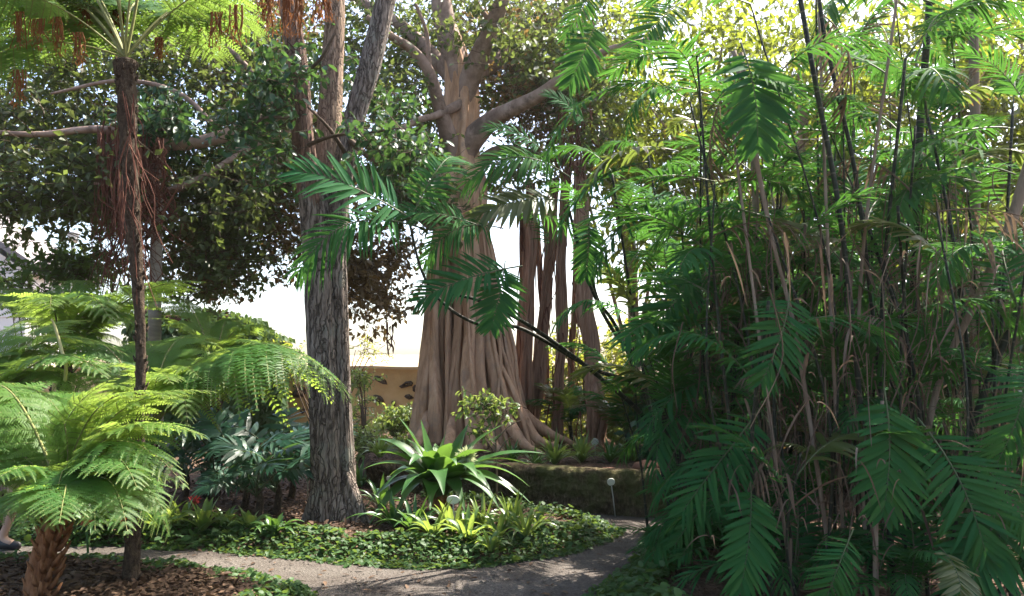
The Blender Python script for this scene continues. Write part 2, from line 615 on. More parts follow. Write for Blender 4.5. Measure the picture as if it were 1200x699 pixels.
M['strap_leaf'] = foliage('strap_leaf', [(.03, .095, .026), (.045, .12, .03), (.07, .145, .035)], (.2, .38, .05), .26, .36, .45)
M['lily_leaf'] = foliage('lily_leaf', [(.06, .14, .035), (.1, .18, .045), (.16, .23, .06)], (.38, .5, .08), .38, .32, .5)
M['broad_leaf'] = foliage('broad_leaf', [(.012, .055, .03), (.018, .065, .035), (.03, .085, .04)], (.12, .25, .05), .26, .42, .4)
M['ivy_leaf'] = foliage('ivy_leaf', [(.03, .075, .02), (.045, .1, .028), (.075, .14, .035)], (.2, .3, .05), .3, .55, .25)
M['shrub_leaf'] = foliage('shrub_leaf', [(.05, .12, .03), (.08, .16, .035), (.15, .2, .06), (.28, .32, .16)], (.35, .45, .09), .4, .4, .4)
M['yellow_leaf'] = foliage('yellow_leaf', [(.06, .11, .02), (.1, .15, .025), (.16, .17, .03), (.2, .13, .03)], (.4, .42, .05), .5, .42, .35)
M['dead_fern'] = foliage('dead_fern', [(.12, .045, .02), (.2, .08, .03), (.3, .13, .05)], (.32, .12, .03), .3, .8, .1)
M['litter_leaf'] = foliage('litter_leaf', [(.035, .02, .013), (.075, .042, .025), (.13, .078, .046), (.24, .16, .105)], (.1, .06, .03), .1, .75, .2)
M['flower_white'] = foliage('flower_white', [(.4, .45, .25), (.6, .62, .4), (.7, .7, .5)], (.5, .55, .3), .3, .6, .2)
M['flower_pink'] = foliage('flower_pink', [(.6, .08, .08), (.75, .14, .14), (.8, .3, .25)], (.6, .1, .08), .3, .5, .3)
M['flower_orange'] = foliage('flower_orange', [(.5, .13, .05), (.6, .2, .1), (.65, .3, .18)], (.5, .12, .05), .3, .5, .3)
M['fissured_bark'] = bark('fissured_bark', [(.035, .027, .023), (.12, .092, .075), (.24, .195, .165), (.36, .3, .26)], (36, 36, 7), .92, 1.0, .035, 8, (.19, .18, .15), .15, (19, 19, .95))
M['red_bark'] = bark('red_bark', [(.045, .03, .025), (.15, .09, .065), (.26, .17, .125)], (26, 26, 5), .9, .9, .03, 7, None, .15, (17, 17, .9))
M['fibrous_bark'] = bark('fibrous_bark', [(.1, .06, .04), (.26, .18, .125), (.4, .3, .22)], (34, 34, 4), .92, .9, .03, 7, None, .15, (24, 24, .8))
M['ficus_bark'] = bark('ficus_bark', [(.16, .082, .045), (.5, .295, .175), (.66, .44, .29)], (10, 10, 1.6), .8, .8, .03, 7, (.3, .2, .14))
M['limb_bark'] = bark('limb_bark', [(.14, .09, .068), (.29, .2, .155), (.42, .31, .25)], (6, 6, 4), .8, .4, .02, 6, (.12, .085, .065))
M['prop_bark'] = bark('prop_bark', [(.1, .052, .033), (.3, .17, .11), (.48, .32, .22)], (30, 30, 1.0), .9, .9, .03)
M['root_hair'] = bark('root_hair', [(.055, .022, .016), (.125, .05, .033), (.22, .1, .06)], (14, 14, 3), .9, .3, .01)
M['fern_bark'] = bark('fern_bark', [(.02, .014, .01), (.06, .042, .028), (.13, .095, .06)], (40, 40, 22), .95, 1.0, .03)
M['fern_fibre'] = bark('fern_fibre', [(.09, .035, .018), (.25, .115, .055), (.4, .22, .12)], (28, 28, 5), .9, .9, .03)
M['pale_trunk'] = bark('pale_trunk', [(.2, .17, .14), (.34, .29, .24)], (4, 4, 26), .85, .4, .01)
M['pale_cane'] = bark('pale_cane', [(.1, .07, .05), (.19, .145, .105), (.3, .24, .18)], (20, 20, 3), .85, .5, .01)


def cane_mat():
    g = G('ringed_cane')
    ln = g.attr('len')
    fr = g.math('FRACT', g.math('MULTIPLY', ln, 8.5))
    ring = g.math('LESS_THAN', fr, .1)
    ns = g.noise(g.pos(), 9, 4)
    c = g.ramp(ns, [(.3, (.007, .009, .006)), (.55, (.015, .019, .01)), (.8, (.04, .036, .022))])
    c = g.mix(g.math('MULTIPLY', ring, .5), c, (.1, .085, .06))
    return g.finish(c, .6, .2, g.bump(ring, .4, .004))


M['cane'] = cane_mat()


def gravel_mat():
    g = G('gravel')
    p = g.pos()
    v1 = g.n('ShaderNodeTexVoronoi', None, Vector=p, Scale=48.0)
    v2 = g.n('ShaderNodeTexVoronoi', None, Vector=p, Scale=190.0)
    n = g.noise(p, 1.4, 5)
    c = g.ramp(v1.outputs['Color'], [(.0, (.034, .029, .026)), (.5, (.07, .06, .052)), (1, (.165, .15, .135))])
    c = g.mix(.35, c, g.ramp(v2.outputs['Color'], [(.1, (.03, .027, .024)), (.9, (.3, .25, .215))]))
    c = g.mix(g.ramp(n, [(.35, (0, 0, 0)), (.65, (.8, .8, .8))]), c, (.05, .038, .031))
    c = g.mix(g.ramp(g.noise(g.map(p, (.6, 2.2, 1)), 1.3, 5, .6), [(.45, (0, 0, 0)), (.7, (.6, .6, .6))]), c, (.13, .115, .1))
    h = g.math('ADD', v1.outputs['Distance'], g.math('MULTIPLY', v2.outputs['Distance'], .6))
    return g.finish(c, .9, .2, g.bump(h, .9, .012))


def soil_mat():
    g = G('soil')
    p = g.pos()
    v = g.n('ShaderNodeTexVoronoi', None, Vector=p, Scale=30.0)
    n = g.noise(p, 6, 6, .7)
    c = g.ramp(n, [(.3, (.03, .021, .015)), (.5, (.075, .047, .031)), (.7, (.15, .095, .062))])
    c = g.mix(.3, c, g.ramp(v.outputs['Color'], [(.2, (.03, .02, .013)), (.8, (.2, .12, .075))]))
    return g.finish(c, .95, .15, g.bump(g.math('ADD', n, v.outputs['Distance']), .9, .04))


def moss_wall_mat():
    g = G('mossy_stone')
    p = g.pos()
    v = g.n('ShaderNodeTexVoronoi', None, Vector=g.map(p, (9, 9, 17)), Scale=1.0)
    n = g.noise(g.map(p, (30, 30, 12)), 1.0, 6, .7)
    n2 = g.noise(p, 2.6, 5)
    c = g.ramp(n, [(.3, (.02, .014, .009)), (.52, (.085, .06, .038)), (.72, (.19, .145, .095))])
    c = g.mix(g.ramp(n2, [(.42, (0, 0, 0)), (.62, (.8, .8, .8))]), c, (.075, .085, .028))
    return g.finish(c, .95, .1, g.bump(g.math('ADD', n, g.math('MULTIPLY', v.outputs['Distance'], .6)), 1.0, .05))


def plaster_mat():
    g = G('ochre_plaster')
    p = g.pos()
    n = g.noise(p, 1.6, 6, .65)
    n2 = g.noise(p, 30, 4)
    c = g.ramp(n, [(.3, (.46, .32, .16)), (.55, (.6, .43, .23)), (.75, (.66, .5, .29))])
    c = g.mix(g.math('MULTIPLY', n2, .3), c, (.38, .26, .13))
    return g.finish(c, .9, .15, g.bump(n2, .5, .01))


def brick_mat():
    g = G('red_brick')
    b = g.n('ShaderNodeTexBrick', None, Vector=g.n('ShaderNodeMapping', None, Vector=g.pos(), Rotation=(PI / 2, 0, 0)).outputs[0], Color1=(.2, .06, .04, 1), Color2=(.14, .045, .032, 1), Mortar=(.12, .09, .075, 1), Scale=4.0)
    c = g.mix(g.math('MULTIPLY', g.noise(g.pos(), 3, 5), .6), b.outputs['Color'], (.09, .05, .04))
    return g.finish(c, .9, .15, g.bump(b.outputs['Fac'], .5, .01))


def plain(name, col, rough=.6, spec=.3, var=.15):
    g = G(name)
    n = g.noise(g.pos(), 9, 5, .65)
    c = g.mix(g.math('MULTIPLY', n, var * 2), col, tuple(x * .6 for x in col))
    return g.finish(c, rough, spec, g.bump(g.noise(g.pos(), 60, 3), .1, .004))


M['gravel'], M['soil'], M['moss'], M['ochre'], M['brick'] = gravel_mat(), soil_mat(), moss_wall_mat(), plaster_mat(), brick_mat()
M['rock'] = plain('dark_rock', (.085, .062, .05), .9, .2, .35)
M['coping'] = plain('coping_render', (.62, .5, .34), .9, .15, .2)
M['white_wall'] = plain('white_siding', (.72, .69, .66), .7, .2, .1)
M['grey_roof'] = plain('grey_roof', (.2, .18, .18), .8, .2, .2)
M['lamp_metal'] = plain('lamp_metal', (.2, .2, .21), .5, .4, .1)
M['lamp_glass'] = plain('lamp_glass', (.55, .56, .55), .3, .5, .05)
M['label_white'] = plain('label_white', (.55, .55, .49), .5, .3, .2)
M['stake'] = plain('stake_metal', (.32, .3, .26), .5, .4, .2)
M['terracotta'] = plain('terracotta', (.17, .085, .055), .85, .2, .3)
M['skin'] = plain('skin', (.5, .31, .23), .5, .4, .06)
M['hair'] = plain('brown_hair', (.05, .03, .02), .6, .3, .2)
M['shirt'] = plain('pale_shirt', (.45, .5, .56), .85, .15, .1)
M['shorts'] = plain('dark_shorts', (.06, .065, .08), .85, .15, .15)
M['shoe'] = plain('dark_shoe', (.03, .028, .03), .5, .4, .15)
M['eye'] = plain('eye_white', (.7, .7, .7), .2, .5, .02)
M['lips'] = plain('lips', (.4, .17, .14), .5, .4, .05)

# ------------------------------------------------------------------ frond library
def lib(fn, mats, **kw):
    return fn(**kw).mesh(fn.__name__, mats)


PALM = [lib(palm_frond, [M['palm_leaf'], M['palm_rib']], seed=s, npairs=n, arch=a, ll=l, lw=w, droop=d, vee=v, bend=b, miss=ms)
        for s, n, a, l, w, d, v, b, ms in ((1, 26, .14, .32, .0145, .28, .2, .05, .03), (2, 29, .22, .34, .014, .4, .1, -.05, .02), (3, 24, .1, .35, .016, .22, .28, .03, .06),
                                           (4, 28, .27, .32, .014, .5, .05, -.07, .05), (5, 23, .06, .40, .024, .18, .3, .02, .0))]
PALM_TAN = lib(palm_frond, [M['palm_tan'], M['palm_rib']], seed=9, npairs=24, arch=.18, ll=.32, lw=.026, droop=.35, vee=.12, bend=.06)
DRY = [lib(palm_frond, [M['dry_frond'], M['dry_frond']], seed=20 + k, npairs=14, arch=.1 + .08 * k, ll=.3, lw=.011, droop=.9, vee=-.5, miss=.3, a0=50, a1=22, fold=.6) for k in range(3)]
FERN = [lib(fern_frond, [M['fern_leaf'], M['fern_rib']], seed=30 + k, arch=a, droop=d, bend=b, tipdrop=td) for k, (a, d, b, td) in enumerate(((.17, .3, .04, .05), (.25, .42, -.05, .1), (.12, .22, .02, .03)))]
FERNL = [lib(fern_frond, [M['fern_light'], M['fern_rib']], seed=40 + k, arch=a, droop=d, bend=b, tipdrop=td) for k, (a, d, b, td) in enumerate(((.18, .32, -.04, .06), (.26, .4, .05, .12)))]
FERNT = [lib(fern_frond, [foliage('fern_canopy', [(.035, .1, .03), (.05, .13, .032), (.075, .155, .034)], (.3, .46, .07), .4, .5, .16), M['fern_rib']], seed=45 + k, npairs=20, arch=a, droop=d, bend=b, tipdrop=.1, pet=.33, lp=.33, rr=.006) for k, (a, d, b) in enumerate(((.14, .3, .05), (.2, .45, -.05)))]
FERNB = [lib(fern_frond, [M['fern_leaf'], M['fern_rib']], seed=48 + k, npairs=26, m=24, arch=.26, droop=.62, bend=.03, tipdrop=.1, pet=.12, lp=.4, vee=-.1) for k in range(2)]
DEADF = lib(fern_frond, [M['dead_fern'], M['dead_fern']], seed=50, npairs=18, m=9, arch=.05, lp=.16, droop=1.2, vee=-.6)
PHILO = [lib(palm_frond, [M['broad_leaf'], M['palm_rib']], seed=60 + k, npairs=9, arch=.2, ll=.33, lw=.03, a0=105, a1=22, droop=.3, pet=.5, vee=.12, base_len=.75, rr=.013, fold=.1) for k in range(2)]

# ------------------------------------------------------------------ world, sun, camera
SUN_AZ, SUN_EL = math.radians(48), math.radians(56)       # azimuth clockwise from the view direction (+Y)
w = bpy.data.worlds.new("World")
SC.world = w
w.use_nodes = True
wn = w.node_tree
bg = wn.nodes['Background']
sky = wn.nodes.new('ShaderNodeTexSky')
sky.sky_type = 'NISHITA'
sky.sun_disc = False
sky.sun_elevation = SUN_EL
sky.sun_rotation = SUN_AZ
sky.air_density = 1.0
sky.dust_density = 3.5
sky.ozone_density = 0.25
wn.links.new(sky.outputs[0], bg.inputs[0])
bg.inputs[1].default_value = .125
sl = bpy.data.lights.new('sun', 'SUN')
sl.energy = 5.0
sl.angle = math.radians(.53)
sl.color = (1, .93, .82)
so = bpy.data.objects.new('sun', sl)
COL.objects.link(so)
sd = Vector((math.sin(SUN_AZ) * math.cos(SUN_EL), math.cos(SUN_AZ) * math.cos(SUN_EL), math.sin(SUN_EL)))
so.rotation_euler = sd.to_track_quat('Z', 'Y').to_euler()
so.location = sd * 60

cd = bpy.data.cameras.new('camera')
cd.sensor_width = 36
cd.lens = F / 1200 * 36
cd.clip_start = .05
cd.clip_end = 2000
co = bpy.data.objects.new('camera', cd)
COL.objects.link(co)
co.location = (0, 0, EYE)
co.rotation_euler = (PI / 2 + PITCH, 0, 0)
SC.camera = co
SC.view_settings.view_transform = 'Standard'
SC.view_settings.look = 'None'
SC.view_settings.exposure = 2.2
SC.view_settings.gamma = 1.0
SC.cycles.max_bounces = 6
SC.cycles.diffuse_bounces = 4
SC.cycles.glossy_bounces = 2
SC.cycles.transmission_bounces = 4
SC.cycles.caustics_reflective = False
SC.cycles.caustics_refractive = False

# ------------------------------------------------------------------ ground, path, beds
mb = MB()
mb.add([[-400, -60, -.08], [400, -60, -.08], [400, 700, -.08], [-400, 700, -.08]], [[0, 1, 2, 3]])
struct('ground', mb, M['soil'], False)


def sdf(P, poly):
    """signed distance, positive inside"""
    poly = np.asarray(poly)[:, :2]
    d = np.full(len(P), 1e9)
    ins = np.zeros(len(P), bool)
    for a, b in zip(poly, np.roll(poly, -1, 0)):
        e = b - a
        t = np.clip(((P - a) @ e) / max(e @ e, 1e-9), 0, 1)
        d = np.minimum(d, np.linalg.norm(P - (a + t[:, None] * e), axis=1))
        c = (a[1] > P[:, 1]) != (b[1] > P[:, 1])
        xi = a[0] + (P[:, 1] - a[1]) / (e[1] if abs(e[1]) > 1e-9 else 1e-9) * e[0]
        ins ^= c & (P[:, 0] < xi)
    return np.where(ins, d, -d)


def gpoly(pts, extra=()):
    return np.array([gp(*p)[:2] for p in pts] + [list(e) for e in extra])


ISLAND = gpoly([(-250, 634), (-60, 635), (70, 638), (170, 641), (270, 646), (330, 651), (400, 657), (500, 664), (570, 662), (650, 650), (700, 634), (716, 624), (700, 613), (650, 603), (600, 594), (540, 588)],
               [(-1.0, 10.4), (-2.2, 11.5), (-2.0, 14), (2, 14), (2, 30), (-30, 30), (-30, 8.2)])
FRONT = gpoly([(-300, 660), (-100, 661), (40, 661), (150, 664), (230, 670), (300, 679), (340, 688), (366, 700)], [(-1.45, 5.2), (-1.5, 3), (-9, 3)])
RIGHT = gpoly([(690, 722), (715, 694), (745, 670), (765, 640), (790, 618), (840, 604)], [(3.0, 9.6), (4, 14), (2, 14), (2, 30), (30, 30), (30, 2), (.7, 2)])
WALL_LINE = np.array([gp(430, 584)[:2], gp(520, 588)[:2], gp(600, 592)[:2], gp(690, 601)[:2], gp(760, 606)[:2], gp(840, 606)[:2], gp(960, 600)[:2]])
RAISED = np.vstack([WALL_LINE, [[6, 13], [6, 30], [-3.2, 30], [-2.6, 13], [-2.1, 10.9]]])


def bed_height(P):
    P = np.atleast_2d(P)[:, :2]
    n = fbm(np.c_[P * 1.7, np.zeros(len(P))], 3)
    s = np.maximum.reduce([sdf(P, ISLAND), sdf(P, FRONT), sdf(P, RIGHT)]) + n * .05
    h = -.05 + .15 * np.clip((s + .08) / .45, 0, 1) + .02 * n
    r = np.clip((sdf(P, RAISED) + .02) / .12, 0, 1)
    return np.maximum(h, -.05 + r * .47 + .03 * n * r)


xs = np.concatenate([np.arange(-11, -5, .12), np.arange(-5, 4, .045), np.arange(4, 13, .12)])
ys = np.concatenate([np.arange(2.6, 11.5, .05), np.arange(11.5, 24, .15)])
X, Y = np.meshgrid(xs, ys)
P = np.c_[X.ravel(), Y.ravel()]
Z = bed_height(P) + .012 * fbm(np.c_[P * 14, P[:, :1] * 0], 2)
nx, ny = len(xs), len(ys)
i, j = np.meshgrid(np.arange(nx - 1), np.arange(ny - 1))
b = (j * nx + i).ravel()
mb = MB().add(np.c_[P, Z], np.stack([b, b + 1, b + nx + 1, b + nx], -1))
struct('planting_bed', mb, M['soil'])
xs2, ys2 = np.arange(-12, 6, .1), np.arange(1.5, 13, .1)
X, Y = np.meshgrid(xs2, ys2)
P = np.c_[X.ravel(), Y.ravel()]
nx, ny = len(xs2), len(ys2)
i, j = np.meshgrid(np.arange(nx - 1), np.arange(ny - 1))
b = (j * nx + i).ravel()
mb = MB().add(np.c_[P, .006 * fbm(np.c_[P * 2.3, P[:, :1] * 0], 3)], np.stack([b, b + 1, b + nx + 1, b + nx], -1))
struct('path', mb, M['gravel'])


def bz(x, y):
    return float(bed_height([[x, y]])[0])


# loose stones and crumbs on the gravel
n = 5200
P = np.c_[rng.uniform(-4.5, 2.0, n), rng.uniform(5.2, 9.4, n)]
s = np.maximum.reduce([sdf(P, ISLAND), sdf(P, FRONT), sdf(P, RIGHT)])
P = P[(s < .04)]
oc = np.array([[1, 0, 0], [-1, 0, 0], [0, 1, 0], [0, -1, 0], [0, 0, .7], [0, 0, -.7]])
of = np.array([[0, 2, 4], [2, 1, 4], [1, 3, 4], [3, 0, 4]])
k = len(P)
sz = .004 + .009 * rng.random(k) ** 3
V = np.c_[P, np.full(k, .004)][:, None] + oc[None] * sz[:, None, None] * rng.uniform(.6, 1.3, (k, 6, 1))
mb = MB().add(V.reshape(-1, 3), None, (of[None] + (np.arange(k) * 6)[:, None, None]).reshape(-1, 3))
solo('gravel_stones', mb, M['gravel'], 'loose gravel stones scattered over the path', 'gravel', kind='stuff', smooth=False)

# retaining wall of the raised bed
S = sm(np.c_[WALL_LINE, np.zeros(len(WALL_LINE))], 260)
T = nrm(np.gradient(S, axis=0))
Nf = np.stack([T[:, 1], -T[:, 0], 0 * T[:, 0]], 1)              # towards the camera
prof = [(.0, -.1)] + [(.02 + .03 * (z / .4), z) for z in np.linspace(0, .40, 16)] + [(.02, .455), (-.06, .47), (-.14, .47), (-.22, .46), (-.26, .40), (-.26, .1)]
V = np.array([[S[q] + Nf[q] * a + np.array([0, 0, zz * (1 + .16 * q / 260)]) for a, zz in prof] for q in range(260)])
dn = fbm(np.stack([V[..., 0] * 6, V[..., 1] * 6, V[..., 2] * 11], -1), 4)
V = V + Nf[:, None] * (dn * .045)[..., None] + np.array([0, 0, 1]) * (dn * .02)[..., None]
m = len(prof)
i, j = np.meshgrid(np.arange(259), np.arange(m - 1), indexing='ij')
b = (i * m + j).ravel()
mb = MB().add(V.reshape(-1, 3), np.stack([b, b + m, b + m + 1, b + 1], -1))
solo('retaining_wall', mb, M['moss'], 'low mossy brown stone wall holding the raised bed', 'wall')

# ------------------------------------------------------------------ buildings behind
DW = 17.5
wl, wr_ = at(-60, 440, DW), at(660, 440, DW)
th = thing('garden_wall', (0, DW, 0), 'ochre plastered garden wall with dark stones set in it and sloping coping', 'wall')
nx, nz = 160, 26
xs = np.linspace(wl[0], wr_[0], nx)
zs = np.linspace(-.1, 1.78, nz)
X, Zz = np.meshgrid(xs, zs)
Yv = DW + .03 * fbm(np.stack([X * 1.2, Zz * 1.2, X * 0], -1), 3)
i, j = np.meshgrid(np.arange(nx - 1), np.arange(nz - 1))
b = (j * nx + i).ravel()
mb = MB().add(np.stack([X, Yv, Zz], -1).reshape(-1, 3), np.stack([b, b + 1, b + nx + 1, b + nx], -1))
box(mb, ((wl[0] + wr_[0]) / 2, DW + .22, .84), (wr_[0] - wl[0], .3, 1.84))
obj('wall_body', mb, M['ochre'], th)
mb = MB()
ln_ = wr_[0] - wl[0]
xs = np.linspace(wl[0], wr_[0], 90)
pr = [(-.07, 1.74), (-.08, 1.8), (.28, 2.06), (.36, 2.06), (.5, 1.8), (.5, 1.74)]
V = np.array([[[x, DW + a, z + .012 * math.sin(x * 3.1 + a * 9)] for a, z in pr] for x in xs])
i, j = np.meshgrid(np.arange(89), np.arange(5), indexing='ij')
b = (i * 6 + j).ravel()
mb.add(V.reshape(-1, 3), np.stack([b, b + 6, b + 7, b + 1], -1))
obj('coping', mb, M['coping'], th, False)
mb = MB()
ICO = nrm(np.array([[math.cos(a) * math.cos(e), math.sin(e), math.sin(a) * math.cos(e)] for e in (-1.2, -.5, .2, .8, 1.4) for a in np.linspace(0, 2 * PI, 9)[:-1]]))
iq = np.array([[r * 8 + c, r * 8 + (c + 1) % 8, r * 8 + 8 + (c + 1) % 8, r * 8 + 8 + c] for r in range(4) for c in range(8)])
for k in range(150):
    x, z = rng.uniform(wl[0] + .3, wr_[0] - .3), rng.uniform(.1, 1.6)
    s = np.array([rng.uniform(.04, .17), .03, rng.uniform(.03, .11)])
    V = ICO * s
    V = V * (1 + .6 * vnoise(ICO * 1.7 + k * 3.3))[:, None]
    a = rng.uniform(-.6, .6)
    V = V @ np.array([[math.cos(a), 0, -math.sin(a)], [0, 1, 0], [math.sin(a), 0, math.cos(a)]])
    mb.add(V + np.array([x, DW - .005, z]), iq)
obj('embedded_stones', mb, M['rock'], th)

# red brick outbuilding with ivy
DB = 17.0
a, b_ = at(168, 357, DB), at(322, 366, DB)
th = thing('ivy_covered_wall', ((a[0] + b_[0]) / 2, DB, 0), 'dark red brick wall overgrown with ivy behind the ferns', 'wall')
mb = MB()
box(mb, ((a[0] + b_[0]) / 2 - .5, DB + .2, 1.4), (b_[0] - a[0] - 1.0, .36, 2.8), bev=.01)
obj('wall_body', mb, M['brick'], th, False)
mb = MB()
box(mb, ((a[0] + b_[0]) / 2 - .5, DB + .2, 2.86), (b_[0] - a[0] - .95, .5, .12), bev=.02)
obj('coping', mb, plain('brown_tiles', (.13, .055, .04), .85, .2, .3), th, False)
n = 15000
P = np.c_[rng.uniform(a[0] - .2, b_[0] + .3, n), DB - .05 - rng.random(n) * .35, rng.uniform(.4, 3.05, n)]
bulge = fbm(np.c_[P[:, 0] * 1.1, P[:, 2] * 1.1, P[:, 0] * 0], 3)
P[:, 1] += np.where(P[:, 2] > 2.85, rng.random(n) * .7, 0) - .25 * bulge
P[:, 2] += np.where(P[:, 2] > 2.3, .28 * bulge + .06 * rng.normal(size=n), 0) - np.clip(P[:, 0] - b_[0] + .9, 0, 2) * .3 * (P[:, 2] > 1.6)
P[:, 0] += .12 * bulge
kp = fbm(P * 1.3, 2) + .8 * (P[:, 0] - a[0]) / (b_[0] - a[0]) > -.35
P = P[kp]
mb = MB()
scatter(mb, LEAF4, P, nrm(np.c_[rng.normal(size=(len(P), 2)) * .6, -np.ones(len(P))]), nrm(np.c_[rng.normal(size=len(P)) * .5, -np.ones(len(P)), .5 + rng.random(len(P))]), .11 + .07 * rng.random(len(P)), rng.random(len(P)), 1.6)
tag(obj('ivy', mb, M['ivy_leaf'], th), kind='stuff')

# white house on the far left
DH = 22.0
p1, p2 = at(-30, 268, DH), at(44, 318, DH)
hl = p1[0] - 5
th = thing('white_house', (p1[0] - 3, DH + 3, 0), 'white house with a sloping grey roof edge at the left border', 'house')
mb = MB()
slope = (p2[2] - p1[2]) / (p2[0] - p1[0])
apx = p2[0] - 5.0
Vf = np.array([[p2[0] - .25, DH, -.1], [p2[0] - .25, DH, p2[2] - .05], [apx, DH, p2[2] - .05 - slope * 4.75], [2 * apx - p2[0] + .25, DH, p2[2] - .05], [2 * apx - p2[0] + .25, DH, -.1]])
Vb = Vf + np.array([0, 3, 0])
mb.add(np.vstack([Vf, Vb]), [[0, 5, 6, 1], [3, 8, 9, 4]], [[0, 1, 2], [0, 2, 4], [4, 2, 3], [5, 7, 6], [5, 9, 7], [9, 8, 7]])
for k in range(14):                                             # weatherboards
    z = .4 + k * .36
    if z < p2[2] - .2:
        box(mb, (apx, DH - .012, z), (9.4, .02, .05))
obj('wall', mb, M['white_wall'], th, False)
for sg in (1, -1):
    mb = MB()
    e0 = np.array([apx, 0, p2[2] - slope * 5 + .02])
    e1 = np.array([apx + sg * 5.1, 0, p2[2]])
    nn = np.array([-(e1 - e0)[2], 0, (e1 - e0)[0]]) * sg
    nn = nn / np.linalg.norm(nn) * .16
    q = [e0, e1, e1 + nn, e0 + nn]
    V = np.array([v + np.array([0, y, 0]) for y in (DH - .4, DH + 3.4) for v in q])
    mb.add(V, [[0, 1, 2, 3], [7, 6, 5, 4], [0, 4, 5, 1], [1, 5, 6, 2], [2, 6, 7, 3], [3, 7, 4, 0]])
    obj('roof', mb, M['grey_roof'], th, False)
mb = MB()
tube(mb, np.array([[p2[0] - .02, DH - .35, p2[2] - .05], [p2[0] - .02, DH + 3.3, p2[2] - .05]]), .07, 8)
obj('gutter', mb, M['lamp_metal'], th)

# street lamp
DL = 20.0
top = at(86, 276, DL)
th = thing('street_lamp', (top[0], DL, 0), 'grey street lamp on a thin pole beyond the garden, next to the white house', 'street lamp')
mb = MB()
tube(mb, np.array([[top[0] - .07, DL, -.1], [top[0] - .05, DL, 1.5], [top[0], DL, top[2] - .2]]), [.06, .05, .035], 10)
obj('pole', mb, M['lamp_metal'], th)
mb = MB()
lathe(mb, [(.0, .1), (.1, .09), (.16, .06), (.17, .02), (.05, .0)], top, 18)
obj('lamp_cap', mb, M['lamp_metal'], th)
mb = MB()
lathe(mb, [(.145, .015), (.13, -.1), (.1, -.2), (.0, -.21)], top, 18)
obj('lamp_shade', mb, M['lamp_glass'], th)

# ------------------------------------------------------------------ big ficus
DF = 12.9
fb = at(550, 520, DF)
FZ = bz(fb[0], DF)
fic = thing('ficus_tree', (fb[0], DF, FZ), 'huge pinkish fig tree with fluted trunk and buttress roots on the raised bed', 'tree')
mb = MB()


def flute(th_, L):
    return 1 + .10 * np.sin(th_ * 5 + L * .5) + .07 * np.sin(th_ * 9 - L * .8) + .05 * fbm(np.stack([np.cos(th_) * 3, np.sin(th_) * 3, L * .7], -1), 3)


ptube(mb, [(560, 535, DF+.3, 66), (558, 470, DF+.3, 54), (554, 400, DF+.25, 46), (549, 330, DF+.18, 46), (542, 270, DF+.06, 50), (538, 220, DF, 58), (536, 180, DF, 46), (539, 140, DF, 41), (540, 105, DF, 38), (536, 75, DF, 30), (530, 45, DF, 20), (524, 25, DF, 8)], 110, 64, disp=flute)
# columns that run down the trunk and spread at the foot
for k in range(12):
    f = k / 11.0
    xb = 522 + 98 * f + rng.uniform(-4, 4)
    xt = 524 + 36 * f + rng.uniform(-4, 4)
    front = math.sin(PI * f) * .75
    side = (.17 if k % 2 else -.15) + rng.uniform(-.05, .05)
    yt = rng.uniform(170, 250)
    d0, d1 = DF - front - .15 + side, DF - front * .55 + side * .5
    wb = rng.uniform(11, 19)
    xm = .5 * xb + .5 * xt if f < .7 else .42 * xb + .58 * xt
    ptube(mb, [(xb, 524 + 8 * math.sin(PI * f), d0 - .12, wb * 1.5), (xb * .68 + xm * .32, 500, d0, wb * 1.1), (xb * .3 + xm * .7 + rng.uniform(-4, 4), 445, .5 * (d0 + d1), wb * .95), (xm + rng.uniform(-4, 4), 370, d1, wb * .9), (xt * .7 + xm * .3, 290, d1 + .08, wb * .75), (xt * .75 + 540 * .25, yt + 20, d1 + .25, wb * .45), (xt * .4 + 539 * .6, yt - 40, d1 + .45, 3)],
          70, 18, disp=lambda t, L: 1 + .14 * np.sin(t * 3 + L * 1.3 + 1) + .2 * fbm(np.stack([np.cos(t) * 1.6, np.sin(t) * 1.6, L * 1.1], -1), 3), rnd=rng.random())
for k in range(14):                                             # thin roots that wander over the columns
    f = rng.random()
    x0, x1 = 516 + 112 * f, 522 + 50 * np.clip(f + rng.normal() * .12, 0, 1)
    fr_ = .42 + .55 * math.sin(PI * f)
    ya = rng.uniform(220, 420)
    ptube(mb, [(x0 + rng.normal() * 5, 526, DF - fr_ - .35, 5), (x0 * .7 + x1 * .3 + rng.normal() * 5, 470, DF - fr_ - .12, rng.uniform(3, 7)), (x0 * .35 + x1 * .65 + rng.normal() * 5, 400, DF - fr_ * .75 - .02, rng.uniform(2.5, 6)), (x1, ya - 30, DF - fr_ * .5, 2.5)], 40, 8,
          disp=lambda t, L: 1 + .2 * fbm(np.stack([np.cos(t), np.sin(t), L * 4], -1), 2), rnd=rng.random())
obj('trunk', mb, M['ficus_bark'], fic)
